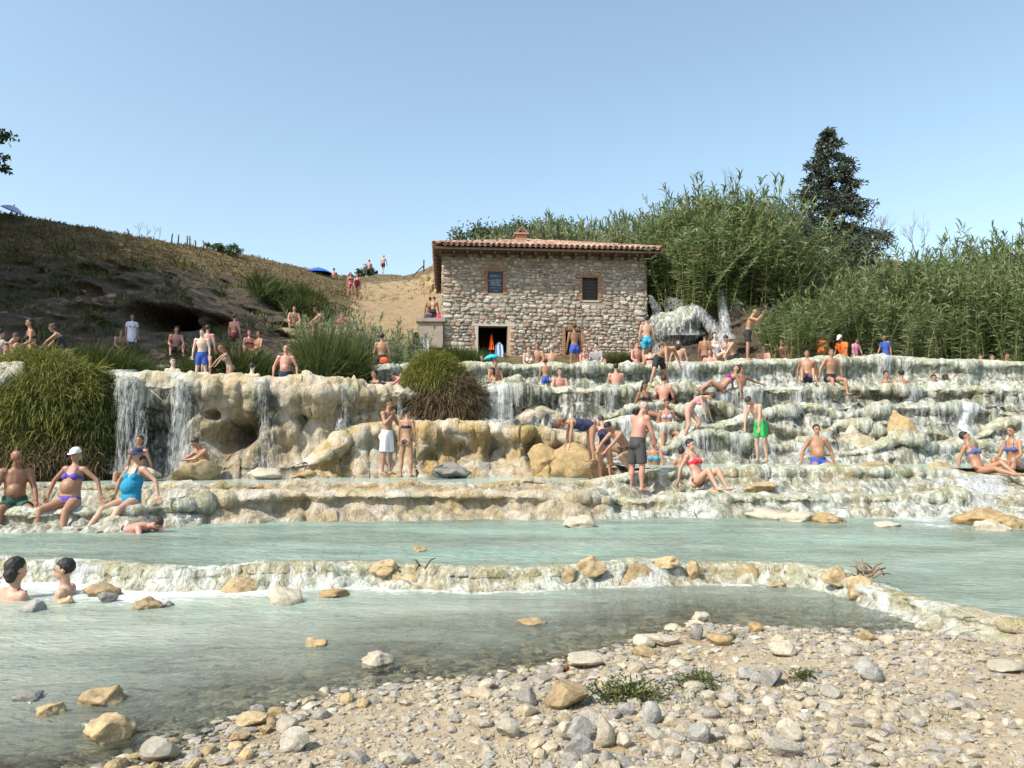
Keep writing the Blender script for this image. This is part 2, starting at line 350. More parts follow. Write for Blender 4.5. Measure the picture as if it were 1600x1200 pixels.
def terrace(key, pts, wet, label, step=.05, nv=34, oh=.22, lump=.28, lobe=.35, lobew=(.7, 2.4), flute=.05, ochre=.6, dark=.25, cuts=(), zjit=.0, k=31, seed=1, back=4.):
    rng = np.random.default_rng(seed)
    L, B, t = line(pts, k)
    s = np.concatenate([[0], np.cumsum(np.hypot(*(np.diff(L[:, :2], axis=0).T)))]); nu = max(8, int(s[-1]/step))
    si = np.linspace(0, s[-1], nu)
    L = np.stack([np.interp(si, s, L[:, i]) for i in range(3)], 1); B = np.stack([np.interp(si, s, B[:, i]) for i in range(3)], 1); px = np.interp(si, s, t)
    T = np.gradient(L[:, :2], axis=0); T /= np.linalg.norm(T, axis=1)[:, None]; out = np.stack([T[:, 1], -T[:, 0], 0*T[:, 0]], 1)
    lb = lobes(s[-1], si, rng, *lobew); lb2 = lobes(s[-1], si, rng, lobew[0]*.35, lobew[1]*.4)
    shp = (lb*.75 + lb2*.3 - .4)
    L = L + out*(lobe*shp)[:, None]; B = B + out*(lobe*.8*shp)[:, None]
    zj = zjit*fbm(np.stack([si*.55, 0*si+seed*9.1, 0*si], 1), 2); L[:, 2] += zj
    RIMS[key] = [L.copy(), B.copy(), px, None]
    wetu = np.interp(px, [w[0] for w in wet], [w[1] for w in wet]) if not np.isscalar(wet) else np.full(nu, float(wet))
    rows, vs = [], []
    H = (L[:, 2]-B[:, 2])
    for d, dz in ((back, -.40), (back*.4, -.38), (.55, -.30), (.30, -.10), (.17, -.015), (.08, .012), (0., 0.)):
        q = L - out*d; q[:, 2] += dz; rows.append(q); vs.append(0.)
    vv = np.linspace(0, 1, nv)
    ohu = oh*(.55+.9*np.clip(.5+fbm(np.stack([si*.8, 0*si+3.3+seed, 0*si], 1), 3), 0, 1))
    ohu = np.minimum(ohu, H*.45)
    for v in vv[1:]:
        q = L*(1-v)+B*v
        b = np.sin(min(1, v/.16)*math.pi/2)*1.15 - 1.15*sstep(.12, .46, v) + .55*sstep(.55, 1., v)
        rows.append(q + out*(ohu*b)[:, None]); vs.append(v)
    for d, z in ((.15, -.12), (.25, -.5)):
        q = B + out*(ohu*.55+d)[:, None]; q[:, 2] += z; rows.append(q); vs.append(1.)
    P = np.stack(rows, 1); nvv = P.shape[1]; vs = np.array(vs)
    du = np.gradient(P, axis=0); dv = np.gradient(P, axis=1); Nn = np.cross(dv, du); Nn /= np.maximum(1e-6, np.linalg.norm(Nn, axis=2))[..., None]
    f = P.reshape(-1, 3)
    big = worley(f*np.array([.85, .85, 1.25]) + seed*3.1); sml = worley(f*np.array([3.1, 3.1, 2.6])+seed)
    d = lump*(.62-big)*1.1 + lump*.42*(.55-sml) + flute*fbm(f*np.array([5.5, 5.5, .9]), 3) + .045*fbm(f*np.array([9, 9, 5.]), 4) - .05*np.abs(fbm(f*np.array([4.2, 4.2, 1.1])+seed*2, 3)) + .03 + .06*lump*4*fbm(f*1.7+seed, 3)
    amp = np.where(np.arange(nvv) < 4, .12, np.where(np.arange(nvv) < 8, .45, 1.))[None, :].repeat(nu, 0).ravel()
    f = f + Nn.reshape(-1, 3)*(d*amp)[:, None]
    for (cx, cy, rx, ry, dep) in cuts:          # hollows and caves, in photograph pixels
        c = W(cx, cy, float(np.interp(cx, px, (L[:, 1]+B[:, 1])/2))); sc = c.y/1200
        g = np.exp(-((f[:, 0]-c.x)/(rx*sc))**2-((f[:, 2]-c.z)/(ry*sc))**2)
        f[:, 1] += dep*np.minimum(1, 1.6*g)
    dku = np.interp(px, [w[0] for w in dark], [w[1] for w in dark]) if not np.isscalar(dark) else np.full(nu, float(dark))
    RIMS[key][3] = f.reshape(nu, nvv, 3)
    wv = np.repeat(wetu, nvv) + .35*fbm(f*.8+7, 3)
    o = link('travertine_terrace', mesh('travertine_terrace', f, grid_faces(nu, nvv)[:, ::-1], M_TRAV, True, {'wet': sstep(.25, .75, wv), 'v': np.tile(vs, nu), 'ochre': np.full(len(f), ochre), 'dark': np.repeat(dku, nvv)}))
    return tag(o, label, kind='structure')
TA = [(-450,798,12.4,835,12.1),(0,797,12.5,833,12.1),(110,795,12.6,831,12.2),(235,790,13,827,12.6),(275,782,13.3,822,12.9),(340,776,13.8,815,13.4),(420,767,14.1,812,13.7),(560,767,14.5,810,14.0),(760,768,14.7,808,14.2),(900,771,14.8,808,14.2),(980,778,15,808,14.4),(1100,776,15.2,806,14.5),(1200,772,15.2,802,14.7),(1400,775,15.3,800,14.8),(1500,772,15.5,806,14.7),(1600,770,15.6,812,14.4),(2550,770,15.6,812,14.3)]
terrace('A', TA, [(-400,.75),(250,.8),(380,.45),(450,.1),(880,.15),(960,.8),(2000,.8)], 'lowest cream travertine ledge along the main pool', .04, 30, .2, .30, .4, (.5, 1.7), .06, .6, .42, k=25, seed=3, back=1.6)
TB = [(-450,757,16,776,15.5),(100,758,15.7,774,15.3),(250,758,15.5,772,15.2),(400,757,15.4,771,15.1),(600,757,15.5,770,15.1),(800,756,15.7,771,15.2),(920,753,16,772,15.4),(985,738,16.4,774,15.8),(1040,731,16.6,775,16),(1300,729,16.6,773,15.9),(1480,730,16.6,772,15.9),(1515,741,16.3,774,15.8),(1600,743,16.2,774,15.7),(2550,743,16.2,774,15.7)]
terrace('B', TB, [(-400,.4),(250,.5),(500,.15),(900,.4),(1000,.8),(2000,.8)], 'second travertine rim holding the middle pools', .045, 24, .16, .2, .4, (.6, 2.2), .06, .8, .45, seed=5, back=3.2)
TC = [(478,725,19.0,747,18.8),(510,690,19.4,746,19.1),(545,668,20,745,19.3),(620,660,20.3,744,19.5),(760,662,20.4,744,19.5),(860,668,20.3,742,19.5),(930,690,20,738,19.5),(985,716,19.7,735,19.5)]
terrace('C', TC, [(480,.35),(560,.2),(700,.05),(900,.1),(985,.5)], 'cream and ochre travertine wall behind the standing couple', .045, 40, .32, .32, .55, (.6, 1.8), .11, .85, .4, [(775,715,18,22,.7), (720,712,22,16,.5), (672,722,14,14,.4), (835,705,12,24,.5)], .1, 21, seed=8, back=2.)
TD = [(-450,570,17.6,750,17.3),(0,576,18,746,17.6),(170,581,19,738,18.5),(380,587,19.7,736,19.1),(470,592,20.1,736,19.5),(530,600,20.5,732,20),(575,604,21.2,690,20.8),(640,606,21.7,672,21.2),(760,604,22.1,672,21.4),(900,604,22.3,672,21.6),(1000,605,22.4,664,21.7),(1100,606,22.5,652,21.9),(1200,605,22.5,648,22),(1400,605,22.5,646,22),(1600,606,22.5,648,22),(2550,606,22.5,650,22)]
terrace('D', TD, [(-400,.5),(170,.7),(300,.55),(325,.1),(385,.1),(405,.6),(440,.1),(505,.1),(535,.6),(570,.15),(615,.5),(640,.6),(760,.95),(1300,.85),(2000,.85)], 'tall travertine cliff with waterfalls', .05, 64, .42, .5, .5, (.9, 3.), .09, .45, [(-400,.9),(165,.95),(312,.95),(330,.45),(385,.4),(398,1.),(432,1.),(445,.45),(505,.4),(530,.7),(560,.3),(620,.5),(740,.6),(770,1.),(930,1.),(985,.75),(1200,.7),(2000,.85)], [(376,678,22,16,1.1), (358,690,16,20,.9), (395,660,9,9,.5), (330,648,8,7,.5), (470,655,8,8,.4), (150,690,40,40,.5), (230,700,35,40,.7)], .06, 25, seed=12, back=3.)  # dark list: wet rock at the falls, plus the lip's shade painted on the wall
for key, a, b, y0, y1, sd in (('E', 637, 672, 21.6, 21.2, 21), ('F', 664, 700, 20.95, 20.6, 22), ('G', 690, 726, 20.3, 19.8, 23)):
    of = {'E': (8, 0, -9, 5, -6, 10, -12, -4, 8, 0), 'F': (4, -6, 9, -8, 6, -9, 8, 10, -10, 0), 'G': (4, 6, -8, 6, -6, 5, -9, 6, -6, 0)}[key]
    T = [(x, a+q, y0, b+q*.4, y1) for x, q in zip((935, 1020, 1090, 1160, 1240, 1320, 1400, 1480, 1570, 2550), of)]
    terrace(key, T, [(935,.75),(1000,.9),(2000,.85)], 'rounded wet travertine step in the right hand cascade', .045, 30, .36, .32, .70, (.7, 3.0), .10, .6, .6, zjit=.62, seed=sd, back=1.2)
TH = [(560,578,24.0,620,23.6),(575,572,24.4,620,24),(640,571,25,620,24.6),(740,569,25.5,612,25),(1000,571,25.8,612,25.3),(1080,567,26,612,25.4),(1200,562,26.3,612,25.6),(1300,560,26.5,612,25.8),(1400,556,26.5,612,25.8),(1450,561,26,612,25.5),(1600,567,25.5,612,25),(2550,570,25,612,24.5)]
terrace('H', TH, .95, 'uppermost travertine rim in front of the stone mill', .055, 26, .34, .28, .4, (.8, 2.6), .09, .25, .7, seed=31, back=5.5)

# ------------------------------------------------------------------ weir between the two front pools
WE = [(-320,872),(0,870),(120,876),(250,890),(400,886),(560,884),(640,886),(760,890),(900,885),(1000,882),(1180,879),(1260,886),(1330,899),(1380,915),(1450,940),(1520,958),(1600,972),(1800,1000),(2500,1030)]
WL = []
for a, b in WE:
    e_ = float(sstep(1380, 1560, a)); e2 = float(sstep(430, 160, a)); p = WZ(a, b+6*e2, .235-.02*e_-.022*e2); q = p + Vector((0, -.30+.13*e_, -.19+.06*e_)); u = (q.y*CP+(q.z-EYE)*SP)
    WL.append((a, b, p.y, 600-1200*((q.z-EYE)*CP-q.y*SP)/u, q.y))
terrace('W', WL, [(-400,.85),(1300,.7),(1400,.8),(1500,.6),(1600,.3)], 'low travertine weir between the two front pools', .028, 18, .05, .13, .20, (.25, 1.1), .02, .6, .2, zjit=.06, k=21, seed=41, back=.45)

# ------------------------------------------------------------------ pools
def water_sheet(label, m, xs, ya, yb, z, nv, milk=1., foam=None, name='water', wave=0):
    V = []
    for x, a, b in zip(xs, ya, yb): V += [(x, a+(b-a)*i/(nv-1), z) for i in range(nv)]
    V = np.array(V)
    if wave: V[:, 2] += wave*(fbm(V*np.array([2.1, 4.6, 1]), 3)+.45*fbm(V*np.array([6, 12.5, 1])+9, 2))
    mk = milk(V) if callable(milk) else np.full(len(V), milk); fo = foam(V) if foam else np.zeros(len(V))
    return tag(link(name, mesh(name, V, grid_faces(len(xs), nv), m, True, {'milk': mk, 'foam': fo})), label, kind='structure')
def rim_y(key, x, which=0):
    A = RIMS[key][which]; i = np.argsort(A[:, 0]); return np.interp(x, A[i, 0], A[i, 1])
def nearest(V, pts, sx=1., sy=1.):
    d = np.full(len(V), 9e9)
    for q in pts: d = np.minimum(d, ((V[:, 0]-q[0])*sx)**2+((V[:, 1]-q[1])*sy)**2)
    return np.sqrt(d)
xs = np.arange(-12.5, 20, .07)
RUSH = [WZ(x, y, .2) for x, y in ((1500,806),(1550,812),(1440,812),(1600,820),(1470,822))]
LIPF = [WZ(x, y, .2) for x, y in ((20,835),(90,838),(150,836),(300,822),(1000,812),(1060,812))]
def foam_main(V):
    dw = V[:, 1]-rim_y('W', V[:, 0]); da = rim_y('A', V[:, 0], 1)-V[:, 1]
    wetr = np.interp(V[:, 0], [-12, -5, -3.5, 1.5, 2.2, 9], [.25, .25, .03, .03, .25, .3])
    return .26*np.exp(-np.abs(dw)/.10) + .85*wetr*np.exp(-np.maximum(da-.2, 0)/.25) + .55*np.exp(-nearest(V, RUSH, .7, .7)/.7) + .22*np.exp(-nearest(V, LIPF, .8)/.5)
water_sheet('milky turquoise water of the main pool', M_MAIN, xs, rim_y('W', xs)+.06, rim_y('A', xs, 1)+.35, .2, 110, 1., foam_main, wave=.016)
xs = np.arange(-8.5, 10, .035)
SPILL = [(a, rim_y('W', np.array([a]))[0]-.25) for a in np.concatenate([np.arange(-8, -3.4, .4), np.arange(-3.2, -2.2, .5), np.arange(-1.2, .4, .35), [1.1, 2.4, 2.9, 3.3, 3.9]])]
def milk_near(V):
    d = NZ-gz(V[:, 0], V[:, 1]); d = np.maximum(0, d)
    lat = np.interp(V[:, 0], [-5, -2, 1, 4], [1.35, 1.2, 1.05, 1.])
    return 1-np.exp(-(d*3.3*lat)**2.1)
def foam_near(V):
    d = rim_y('W', V[:, 0])-V[:, 1]
    lf = np.interp(V[:, 0], [-8, -4.2, -2.6, -1.6, 0, 4.2, 5], [.66, .62, .54, .40, .30, .30, 0])
    return lf*np.exp(-np.maximum(d-.35, 0)/np.interp(V[:, 0], [-5, -1.5, -.5], [.95, .6, .25])) + .30*np.exp(-nearest(V, SPILL, 1, .8)/.3)
water_sheet('shallow milky stream running over the stones', M_NEAR, xs, np.maximum(1.2, np.interp(xs, SH[:, 0], SH[:, 1])-1.6), rim_y('W', xs)-.16, NZ, 190, milk_near, foam_near, wave=.011)
xs = np.arange(-14, 1.9, .12)
foam_c = lambda V: .45*np.exp(-nearest(V, [W(x, 738, 18.3) for x in (190, 205, 275, 290, 420)], .9, .7)/.55)
water_sheet('shallow pool under the left cliff and the standing couple', M_POOL, xs, rim_y('B', xs)+.10, np.full(len(xs), 20.3), .715, 40, .93, foam_c)
xs = np.arange(2.55, 27, .12)
foam_m = lambda V: .30*np.exp(-np.maximum(19.5-V[:, 1], 0)/.25)
water_sheet('middle pool under the right hand cascade', M_POOL, xs, rim_y('B', xs)+.10, np.full(len(xs), 20.6), 1.04, 40, .95, foam_m)
xs = np.arange(-16, -3.6, .15); water_sheet('pool above the left cliff', M_POOL, xs, rim_y('D', xs)+.10, np.full(len(xs), 26.), 3.22, 24, .95)
xs = np.arange(-4., 24, .15); water_sheet('upper terrace pool on the right', M_POOL, xs, rim_y('D', xs)+.10, np.full(len(xs), 26.), 3.1, 24, .95)
water_sheet('pool at the foot of the stone mill', M_POOL, xs, rim_y('H', xs)+.10, np.full(len(xs), 30.9), 4.1, 24, .95)

# ------------------------------------------------------------------ hill on the left, banks behind
HC = [(-700, [(600,20),(480,22),(410,25),(340,28),(290,31),(310,44)]),
      (-300, [(585,24),(470,26),(400,29),(345,32),(310,35),(330,46)]),
      (0,   [(575,26.5),(500,28.5),(440,31.5),(390,35),(332,38.5),(347,50)]),
      (150, [(570,27),(500,30),(440,33),(395,37),(358,42),(372,54)]),
      (260, [(570,27.5),(500,31),(440,34.5),(405,39),(378,46),(388,58)]),
      (400, [(570,28),(515,33),(465,38),(430,44),(401,52),(411,64)]),
      (480, [(570,28),(520,34),(480,39.5),(450,46),(421,56),(430,68)]),
      (540, [(570,28),(520,35),(485,41),(462,49),(433,60),(442,72)]),
      (560, [(570,28),(520,36),(485,43),(462,52),(433,64),(443,78)]),
      (600, [(570,28),(520,36),(485,43),(460,53),(428,68),(438,82)]),
      (640, [(570,28),(520,36),(485,43),(458,53),(432,66),(442,82)]),
      (690, [(570,28),(520,35),(480,41),(445,48),(408,55),(416,74)]),
      (760, [(575,28),(530,36),(485,42),(440,48),(415,54),(420,74)]),
      (1000,[(575,28.5),(500,38),(470,42),(440,47),(420,54),(425,74)]),
      (1025,[(575,29),(520,32),(470,34),(450,36),(430,46),(430,72)]),
      (1200,[(572,28.5),(490,31),(455,33),(430,39),(408,52),(408,74)]),
      (1300,[(570,28),(525,30.5),(485,33),(440,39),(400,50),(395,74)]),
      (1600,[(575,27),(545,29),(510,32),(465,38),(430,48),(430,74)]),
      (2100,[(580,25),(550,28),(515,32),(470,38),(440,48),(440,74)])]
def hill():
    px = np.array([c[0] for c in HC], float); t = np.linspace(px[0], px[-1], 700); K = 6
    ctrl = np.zeros((len(t), K, 2))
    for k in range(K):
        for j in (0, 1): ctrl[:, k, j] = np.interp(t, px, [c[1][k][j] for c in HC])
    ker = np.hanning(17); ker /= ker.sum()
    for k in range(K):
        for j in (0, 1): ctrl[:, k, j] = np.convolve(np.pad(ctrl[:, k, j], 8, 'edge'), ker, 'valid')
    nv = 150; u = np.concatenate([np.linspace(0, 4, 135), np.linspace(4.1, 5, 15)])
    P = np.zeros((len(t), nv, 3)); A = np.zeros((len(t), nv, 2))
    for i in range(len(t)):
        py = np.interp(u, range(K), ctrl[i, :, 0]); Yd = np.interp(u, range(K), ctrl[i, :, 1])
        P[i] = [W(t[i], a, b) for a, b in zip(py, Yd)]; A[i, :, 0] = t[i]; A[i, :, 1] = py
    f = P.reshape(-1, 3); ax, ay = A[..., 0].ravel(), A[..., 1].ravel(); uu = np.tile(u, len(t))
    inner = sstep(0, .4, uu)*(1-sstep(3.7, 4, uu))
    rock = np.clip(sstep(560, 380, ax)*sstep(3.0, 2.2, uu) + .55*sstep(3.2, 2.4, uu)*sstep(560, 470, ax), 0, 1)
    rock = np.maximum(rock, sstep(990, 1010, ax)*sstep(2.6, 1.6, uu))
    sand = sstep(430, 470, ax)*sstep(1.9, 1.2, uu)*sstep(720, 690, ax) + sstep(545, 562, ax+.25*(ay-460))*sstep(715, 690, ax)*sstep(3.98, 3.3, uu)
    rg = 1-np.abs(fbm(f*np.array([.35, .35, .55]), 4))*2
    d = inner*(rock*(1.2*(rg-.55) + .9*(.55-worley(f*np.array([.45, .45, .75])))) + .55*fbm(f*.22, 4) + .22*fbm(f*1.1, 4)*(1-.5*sand))
    f[:, 1] -= d*1.0; f[:, 2] += inner*.12*fbm(f*.8+9, 3) + .10*fbm(f*1.3, 3)*sstep(3.6, 4, uu)
    for cx, cy, rx, ry, dep in ((248,497,34,14,4.2), (215,500,20,12,2.5), (440,478,22,10,1.), (330,505,30,8,1.2), (560,508,30,6,.8)):
        f[:, 1] += dep*np.minimum(1, 1.7*np.exp(-(np.abs(ax-cx)/rx)**2.5-(np.abs(ay-cy)/ry)**2.5))
    o = link('hill', mesh('hill', f, grid_faces(len(t), nv), M_HILL, True, {'sand': np.clip(sand, 0, 1), 'rock': rock}))
    return tag(o, 'dry grassy hillside with a dark rock face and a sandy path', kind='structure'), f.reshape(len(t), nv, 3), t, u
HILL, HP, HT, HU = hill()
def hillY(px, py):
    cols = np.array([c[0] for c in HC], float); ys = [np.interp(px, cols, [c[1][k][0] for c in HC]) for k in range(5)]; ds = [np.interp(px, cols, [c[1][k][1] for c in HC]) for k in range(5)]
    return float(np.interp(py, ys[::-1], ds[::-1]))

# ------------------------------------------------------------------ waterfalls
def waterfall(label, rows, dens, nu=26, nv=46, bulge=.25, arch=.12, group='waterfalls of the hot spring'):
    """rows: (px, py, Y, half width in px) from the lip down"""
    k = np.linspace(0, 1, len(rows)); vv = np.linspace(0, 1, nv); c = [np.interp(vv, k, [r[i] for r in rows]) for i in range(4)]
    V, D = [], []
    seed = rows[0][0]
    for i in range(nv):
        for j in range(nu):
            s = 2*j/(nu-1)-1; p = W(c[0][i]+c[3][i]*s, c[1][i], c[2][i])
            V.append((p.x, p.y - arch*(1-s*s), p.z)); D.append(dens - .30*abs(s)**3 - .05*vv[i] + .12*max(0, vv[i]-.85)/.15)
    V = np.array(V); n = fbm(V*np.array([3, 3, .6])+seed, 3); V[:, 1] -= .14*n; V[:, 0] += .05*fbm(V*np.array([2, 2, 1])+seed*.3, 2)
    o = link('waterfall', mesh('waterfall', V, grid_faces(nv, nu), M_FALL, True, {'dens': D}))
    return tag(o, label, 'waterfall', group)
waterfall('broad grey waterfall beside the hanging grass on the left cliff', [(196,578,18.65,24),(200,584,18.15,27),(204,650,17.95,34),(208,740,17.8,46)], .40)
waterfall('white waterfall above the crouching man on the left cliff', [(278,583,18.9,17),(281,589,18.4,18),(284,650,18.25,24),(286,742,18.1,34)], .40)
waterfall('thin dark waterfall in the middle of the left cliff', [(408,590,19.3,14),(411,596,18.85,15),(416,660,18.75,18),(424,740,18.6,26)], .30)
waterfall('narrow waterfall at the right end of the left cliff', [(537,600,20.1,9),(537,608,19.75,10),(536,650,19.7,12),(528,690,19.4,16)], .36)
waterfall('thin trickle of water falling behind the man in white shorts', [(624,606,21.1,7),(624,614,20.9,8),(626,640,20.8,8),(628,664,20.6,9)], .38)
waterfall('foaming rush of water beside the two women at the right edge', [(1540,741,16.1,34),(1530,748,15.6,44),(1530,775,15.2,56),(1525,808,14.5,72)], .5, bulge=.1)
waterfall('sloping white cascade against the corner of the stone mill', [(1016,462,31.2,6),(1024,480,30.2,12),(1026,505,29.8,15),(1030,560,29.2,20)], .34)
waterfall('white veil sliding down the right side of the rounded rock', [(1085,478,30.3,12),(1105,500,29.9,16),(1122,525,29.5,18),(1135,570,29,22)], .42)
waterfall('white sheet of water spreading over the rounded rock right of the mill', [(1050,466,30.9,16),(1056,480,29.9,26),(1060,500,29.6,36),(1066,524,29.4,44)], .34)
def veils(name, label, specs, m):
    """thin water that leaves the rims and drops down the faces"""
    Vs, Fs, Ds, off = [], [], [], 0
    for key, x0, x1, dens, seed in specs:
        S = RIMS[key][3]; px = RIMS[key][2]; S = S[(px >= x0) & (px <= x1)][:, 4:]
        Y = np.minimum.accumulate(S[..., 1]-.03, axis=1); G = S.copy(); G[..., 1] = Y - .012*fbm(S.reshape(-1, 3)*7, 2).reshape(Y.shape); G[:, :3, 2] += .015
        G[..., 2] = np.minimum.accumulate(G[..., 2], axis=1)
        nu, nv = G.shape[:2]; u = np.cumsum(np.concatenate([[0], np.hypot(np.diff(S[:, 0, 0]), np.diff(S[:, 0, 1]))])); cl = fbm(np.stack([u*.9, 0*u+seed, 0*u], 1), 3)
        Ds.append((dens+.75*cl[:, None]-.10*np.linspace(0, 1, nv)[None, :]).ravel()); Vs.append(G.reshape(-1, 3)); Fs += (grid_faces(nu, nv)[:, ::-1]+off).tolist(); off += nu*nv
    tag(link(name, mesh(name, np.concatenate(Vs), Fs, m, True, {'dens': np.concatenate(Ds)})), label, kind='stuff')
veils('running_water', 'thin sheets of running water streaming over the right hand terraces', [('D', 745, 2550, .27, 1.3), ('E', 960, 2550, .27, 2.7), ('F', 960, 2550, .27, 4.1), ('G', 960, 2550, .28, 5.9), ('H', 560, 2550, .17, 7.7), ('B', 1000, 2550, .14, 8.3), ('A', 940, 2550, .16, 9.9)], M_FALL)
veils('spilling_water', 'thin white water spilling over the low weir', [('W', -320, 1400, .20, 3.3)], M_FALL)
waterfall('tall narrow waterfall under the hanging roots right of the mill', [(1122,446,31.6,7),(1127,470,31.1,8),(1134,510,30.6,11),(1142,566,29.4,24)], .50)
# ------------------------------------------------------------------ stone mill
HA, HB = W(691, 560, 31.0), W(1012, 560, 31.75)
HANG = math.atan2(HB.y-HA.y, HB.x-HA.x); HWID = math.hypot(HB.x-HA.x, HB.y-HA.y); HZ = 3.9; HDEP = 7.6
house = tag(empty('stone_mill', (HA.x, HA.y, HZ), HANG), 'old two storey rubble stone mill with a tiled roof above the springs', 'building')
def FP(px, py):
    """photograph pixel -> (along, up) on the mill's front"""
    a, b = (px-800)/1200, (600-py)/1200; d = Vector((a, CP-SP*b, SP+CP*b))
    n = Vector((math.sin(HANG), -math.cos(HANG), 0)); t = (HA-Vector((0, 0, EYE))).dot(n)/d.dot(n)
    p = d*t + Vector((0, 0, EYE)); q = p-HA
    return q.x*math.cos(HANG)+q.y*math.sin(HANG), p.z-HZ
HTOP = FP(850, 397)[1]
def rect(x0, y0, x1, y1):
    a, b = FP(x0, y1), FP(x1, y0); return (a[0], a[1], b[0], b[1])
OPEN = {'sign': rect(762, 424, 786, 457.5), 'window': rect(910, 433.5, 934.5, 469), 'door': rect(747, 510, 793, 590), 'hatch': rect(884, 517, 908, 590)}
M_MORTAR = plain('lime_mortar', (.31, .262, .205), .95, .4, 3, .6)
M_RUBBLE = rnd_mat('rubble_stone', [(0, (.32, .27, .215)), (.14, (.45, .40, .325)), (.28, (.235, .21, .18)), (.42, (.54, .49, .42)), (.56, (.38, .275, .20)), (.68, (.65, .61, .54)), (.78, (.30, .20, .145)), (.9, (.42, .375, .305)), (1, (.58, .54, .475))], .9, 13, .7, .4)
M_BRICK = rnd_mat('old_brick', [(0, (.36, .19, .12)), (.5, (.42, .26, .17)), (1, (.31, .17, .11))], .9, 20, .4, .35)
M_SILL = plain('pale_lintel_stone', (.47, .42, .35), .85, .2, 6, .3)
M_TILE = rnd_mat('terracotta_tile', [(0, (.33, .17, .115)), (.3, (.43, .26, .19)), (.55, (.50, .345, .26)), (.8, (.29, .175, .13)), (1, (.44, .355, .285))], .9, 9, .3, .4)
M_WOOD = plain('dark_eave_wood', (.10, .06, .035), .8, .3, 6, .4)
M_IRON = plain('dark_iron', (.035, .03, .028), .6, .2)
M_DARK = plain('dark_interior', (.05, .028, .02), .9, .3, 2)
def wall_with_holes(name, w, h, dep, holes):
    xs = sorted({0, w, *[q for a in holes for q in (a[0], a[2])]}); zs = sorted({0, h, *[q for a in holes for q in (max(0, a[1]), a[3])]})
    m = MB()
    inside = lambda x, z: any(a[0] < x < a[2] and max(0, a[1]) < z < a[3] for a in holes)
    ok = [[not inside((x0+x1)/2, (z0+z1)/2) for z0, z1 in zip(zs, zs[1:])] for x0, x1 in zip(xs, xs[1:])]
    for i, (x0, x1) in enumerate(zip(xs, xs[1:])):
        for j, (z0, z1) in enumerate(zip(zs, zs[1:])):
            if not ok[i][j]: continue
            m.add([(x0, 0, z0), (x1, 0, z0), (x1, 0, z1), (x0, 0, z1)], [(0, 1, 2, 3)]); m.add([(x0, dep, z0), (x1, dep, z0), (x1, dep, z1), (x0, dep, z1)], [(3, 2, 1, 0)])
            for di, dj, q in ((-1, 0, ((x0, z0), (x0, z1))), (1, 0, ((x1, z1), (x1, z0))), (0, -1, ((x1, z0), (x0, z0))), (0, 1, ((x0, z1), (x1, z1)))):
                ii, jj = i+di, j+dj
                if 0 <= ii < len(ok) and 0 <= jj < len(ok[0]) and ok[ii][jj]: continue
                (a, b), (c, d) = q; m.add([(a, 0, b), (c, 0, d), (c, dep, d), (a, dep, b)], [(0, 1, 2, 3)])
    return m.obj(name, M_MORTAR, house, False)
front = wall_with_holes('wall', HWID, HTOP, .5, list(OPEN.values()))
side = MB(); side.box((0, .502, 0), (.5, HDEP, HTOP)); side.box((HWID-.5, .502, 0), (HWID, HDEP, HTOP)); side.box((.502, HDEP-.5, 0), (HWID-.502, HDEP, HTOP)); side.obj('side_wall', M_MORTAR, house, False)
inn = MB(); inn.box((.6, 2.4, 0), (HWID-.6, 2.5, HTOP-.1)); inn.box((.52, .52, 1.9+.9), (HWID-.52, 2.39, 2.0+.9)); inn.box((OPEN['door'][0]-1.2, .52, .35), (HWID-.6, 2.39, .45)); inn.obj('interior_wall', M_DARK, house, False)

def stone_shape(rng, k=8):
    """unit rubble stone in the x-z plane, proud along -y"""
    an = np.sort((np.arange(k)+rng.uniform(-.28, .28, k))/k*2*math.pi)
    e = rng.uniform(2.6, 5.); rr = 1/(np.abs(np.cos(an))**e+np.abs(np.sin(an))**e)**(1/e)*rng.uniform(.86, 1.02, k)
    x, z = np.cos(an)*rr*.5, np.sin(an)*rr*.5; V, F = [], []
    for s, y in ((1., .35), (1., -.35), (.84, -.78), (.5, -1.0)):
        V += [(x[j]*s, y*(1 if y > 0 else 1+.10*rng.normal()), z[j]*s) for j in range(k)]
    V.append((0, -1.04, 0))
    for r in range(3): F += [(r*k+j, r*k+(j+1) % k, (r+1)*k+(j+1) % k, (r+1)*k+j) for j in range(k)]
    F += [(3*k+j, 3*k+(j+1) % k, 4*k) for j in range(k)]
    return np.array(V), F
rs = np.random.default_rng(77)
SHAPES = [stone_shape(rs, int(rs.integers(6, 10))) for _ in range(24)]
SH_ME = [mesh('rubble_stone', v, f, M_RUBBLE, False) for v, f in SHAPES]
def courses(w, h, holes, rs, quoin=True):
    z = .0; out = []
    while z < h-.06:
        hh = rs.uniform(.10, .20); hh = min(hh, h-z)
        x = 0.; first = True
        while x < w-.03:
            ww = hh*rs.uniform(1.05, 2.3); 
            if quoin and (first or x+ww > w-.25): ww = rs.uniform(.3, .48)
            first = False; ww = min(ww, w-x)
            if ww < .1: ww = .1
            cx, cz = x+ww/2, z+hh/2
            if not any(a[0]-.16 < cx < a[2]+.16 and a[1]-.16 < cz < a[3]+.10 for a in holes):
                if rs.random() < .16 and hh > .14 and ww > .2:   # two small ones stacked
                    q = rs.uniform(.4, .6); out += [(cx, z+hh*q/2, ww, hh*q), (cx, z+hh*(q+(1-q)/2), ww, hh*(1-q))]
                else: out.append((cx+rs.normal()*.008, cz+rs.normal()*.02, ww*1.0, hh*rs.uniform(.9, 1.12)))
            x += ww
        z += hh*.97
    return out
st = courses(HWID, HTOP, list(OPEN.values()), rs)
order = sorted(range(len(st)), key=lambda i: -st[i][2]*st[i][3]*(1 if st[i][1] > .6 else .3))
big = set(order[:290]); rest = MB()
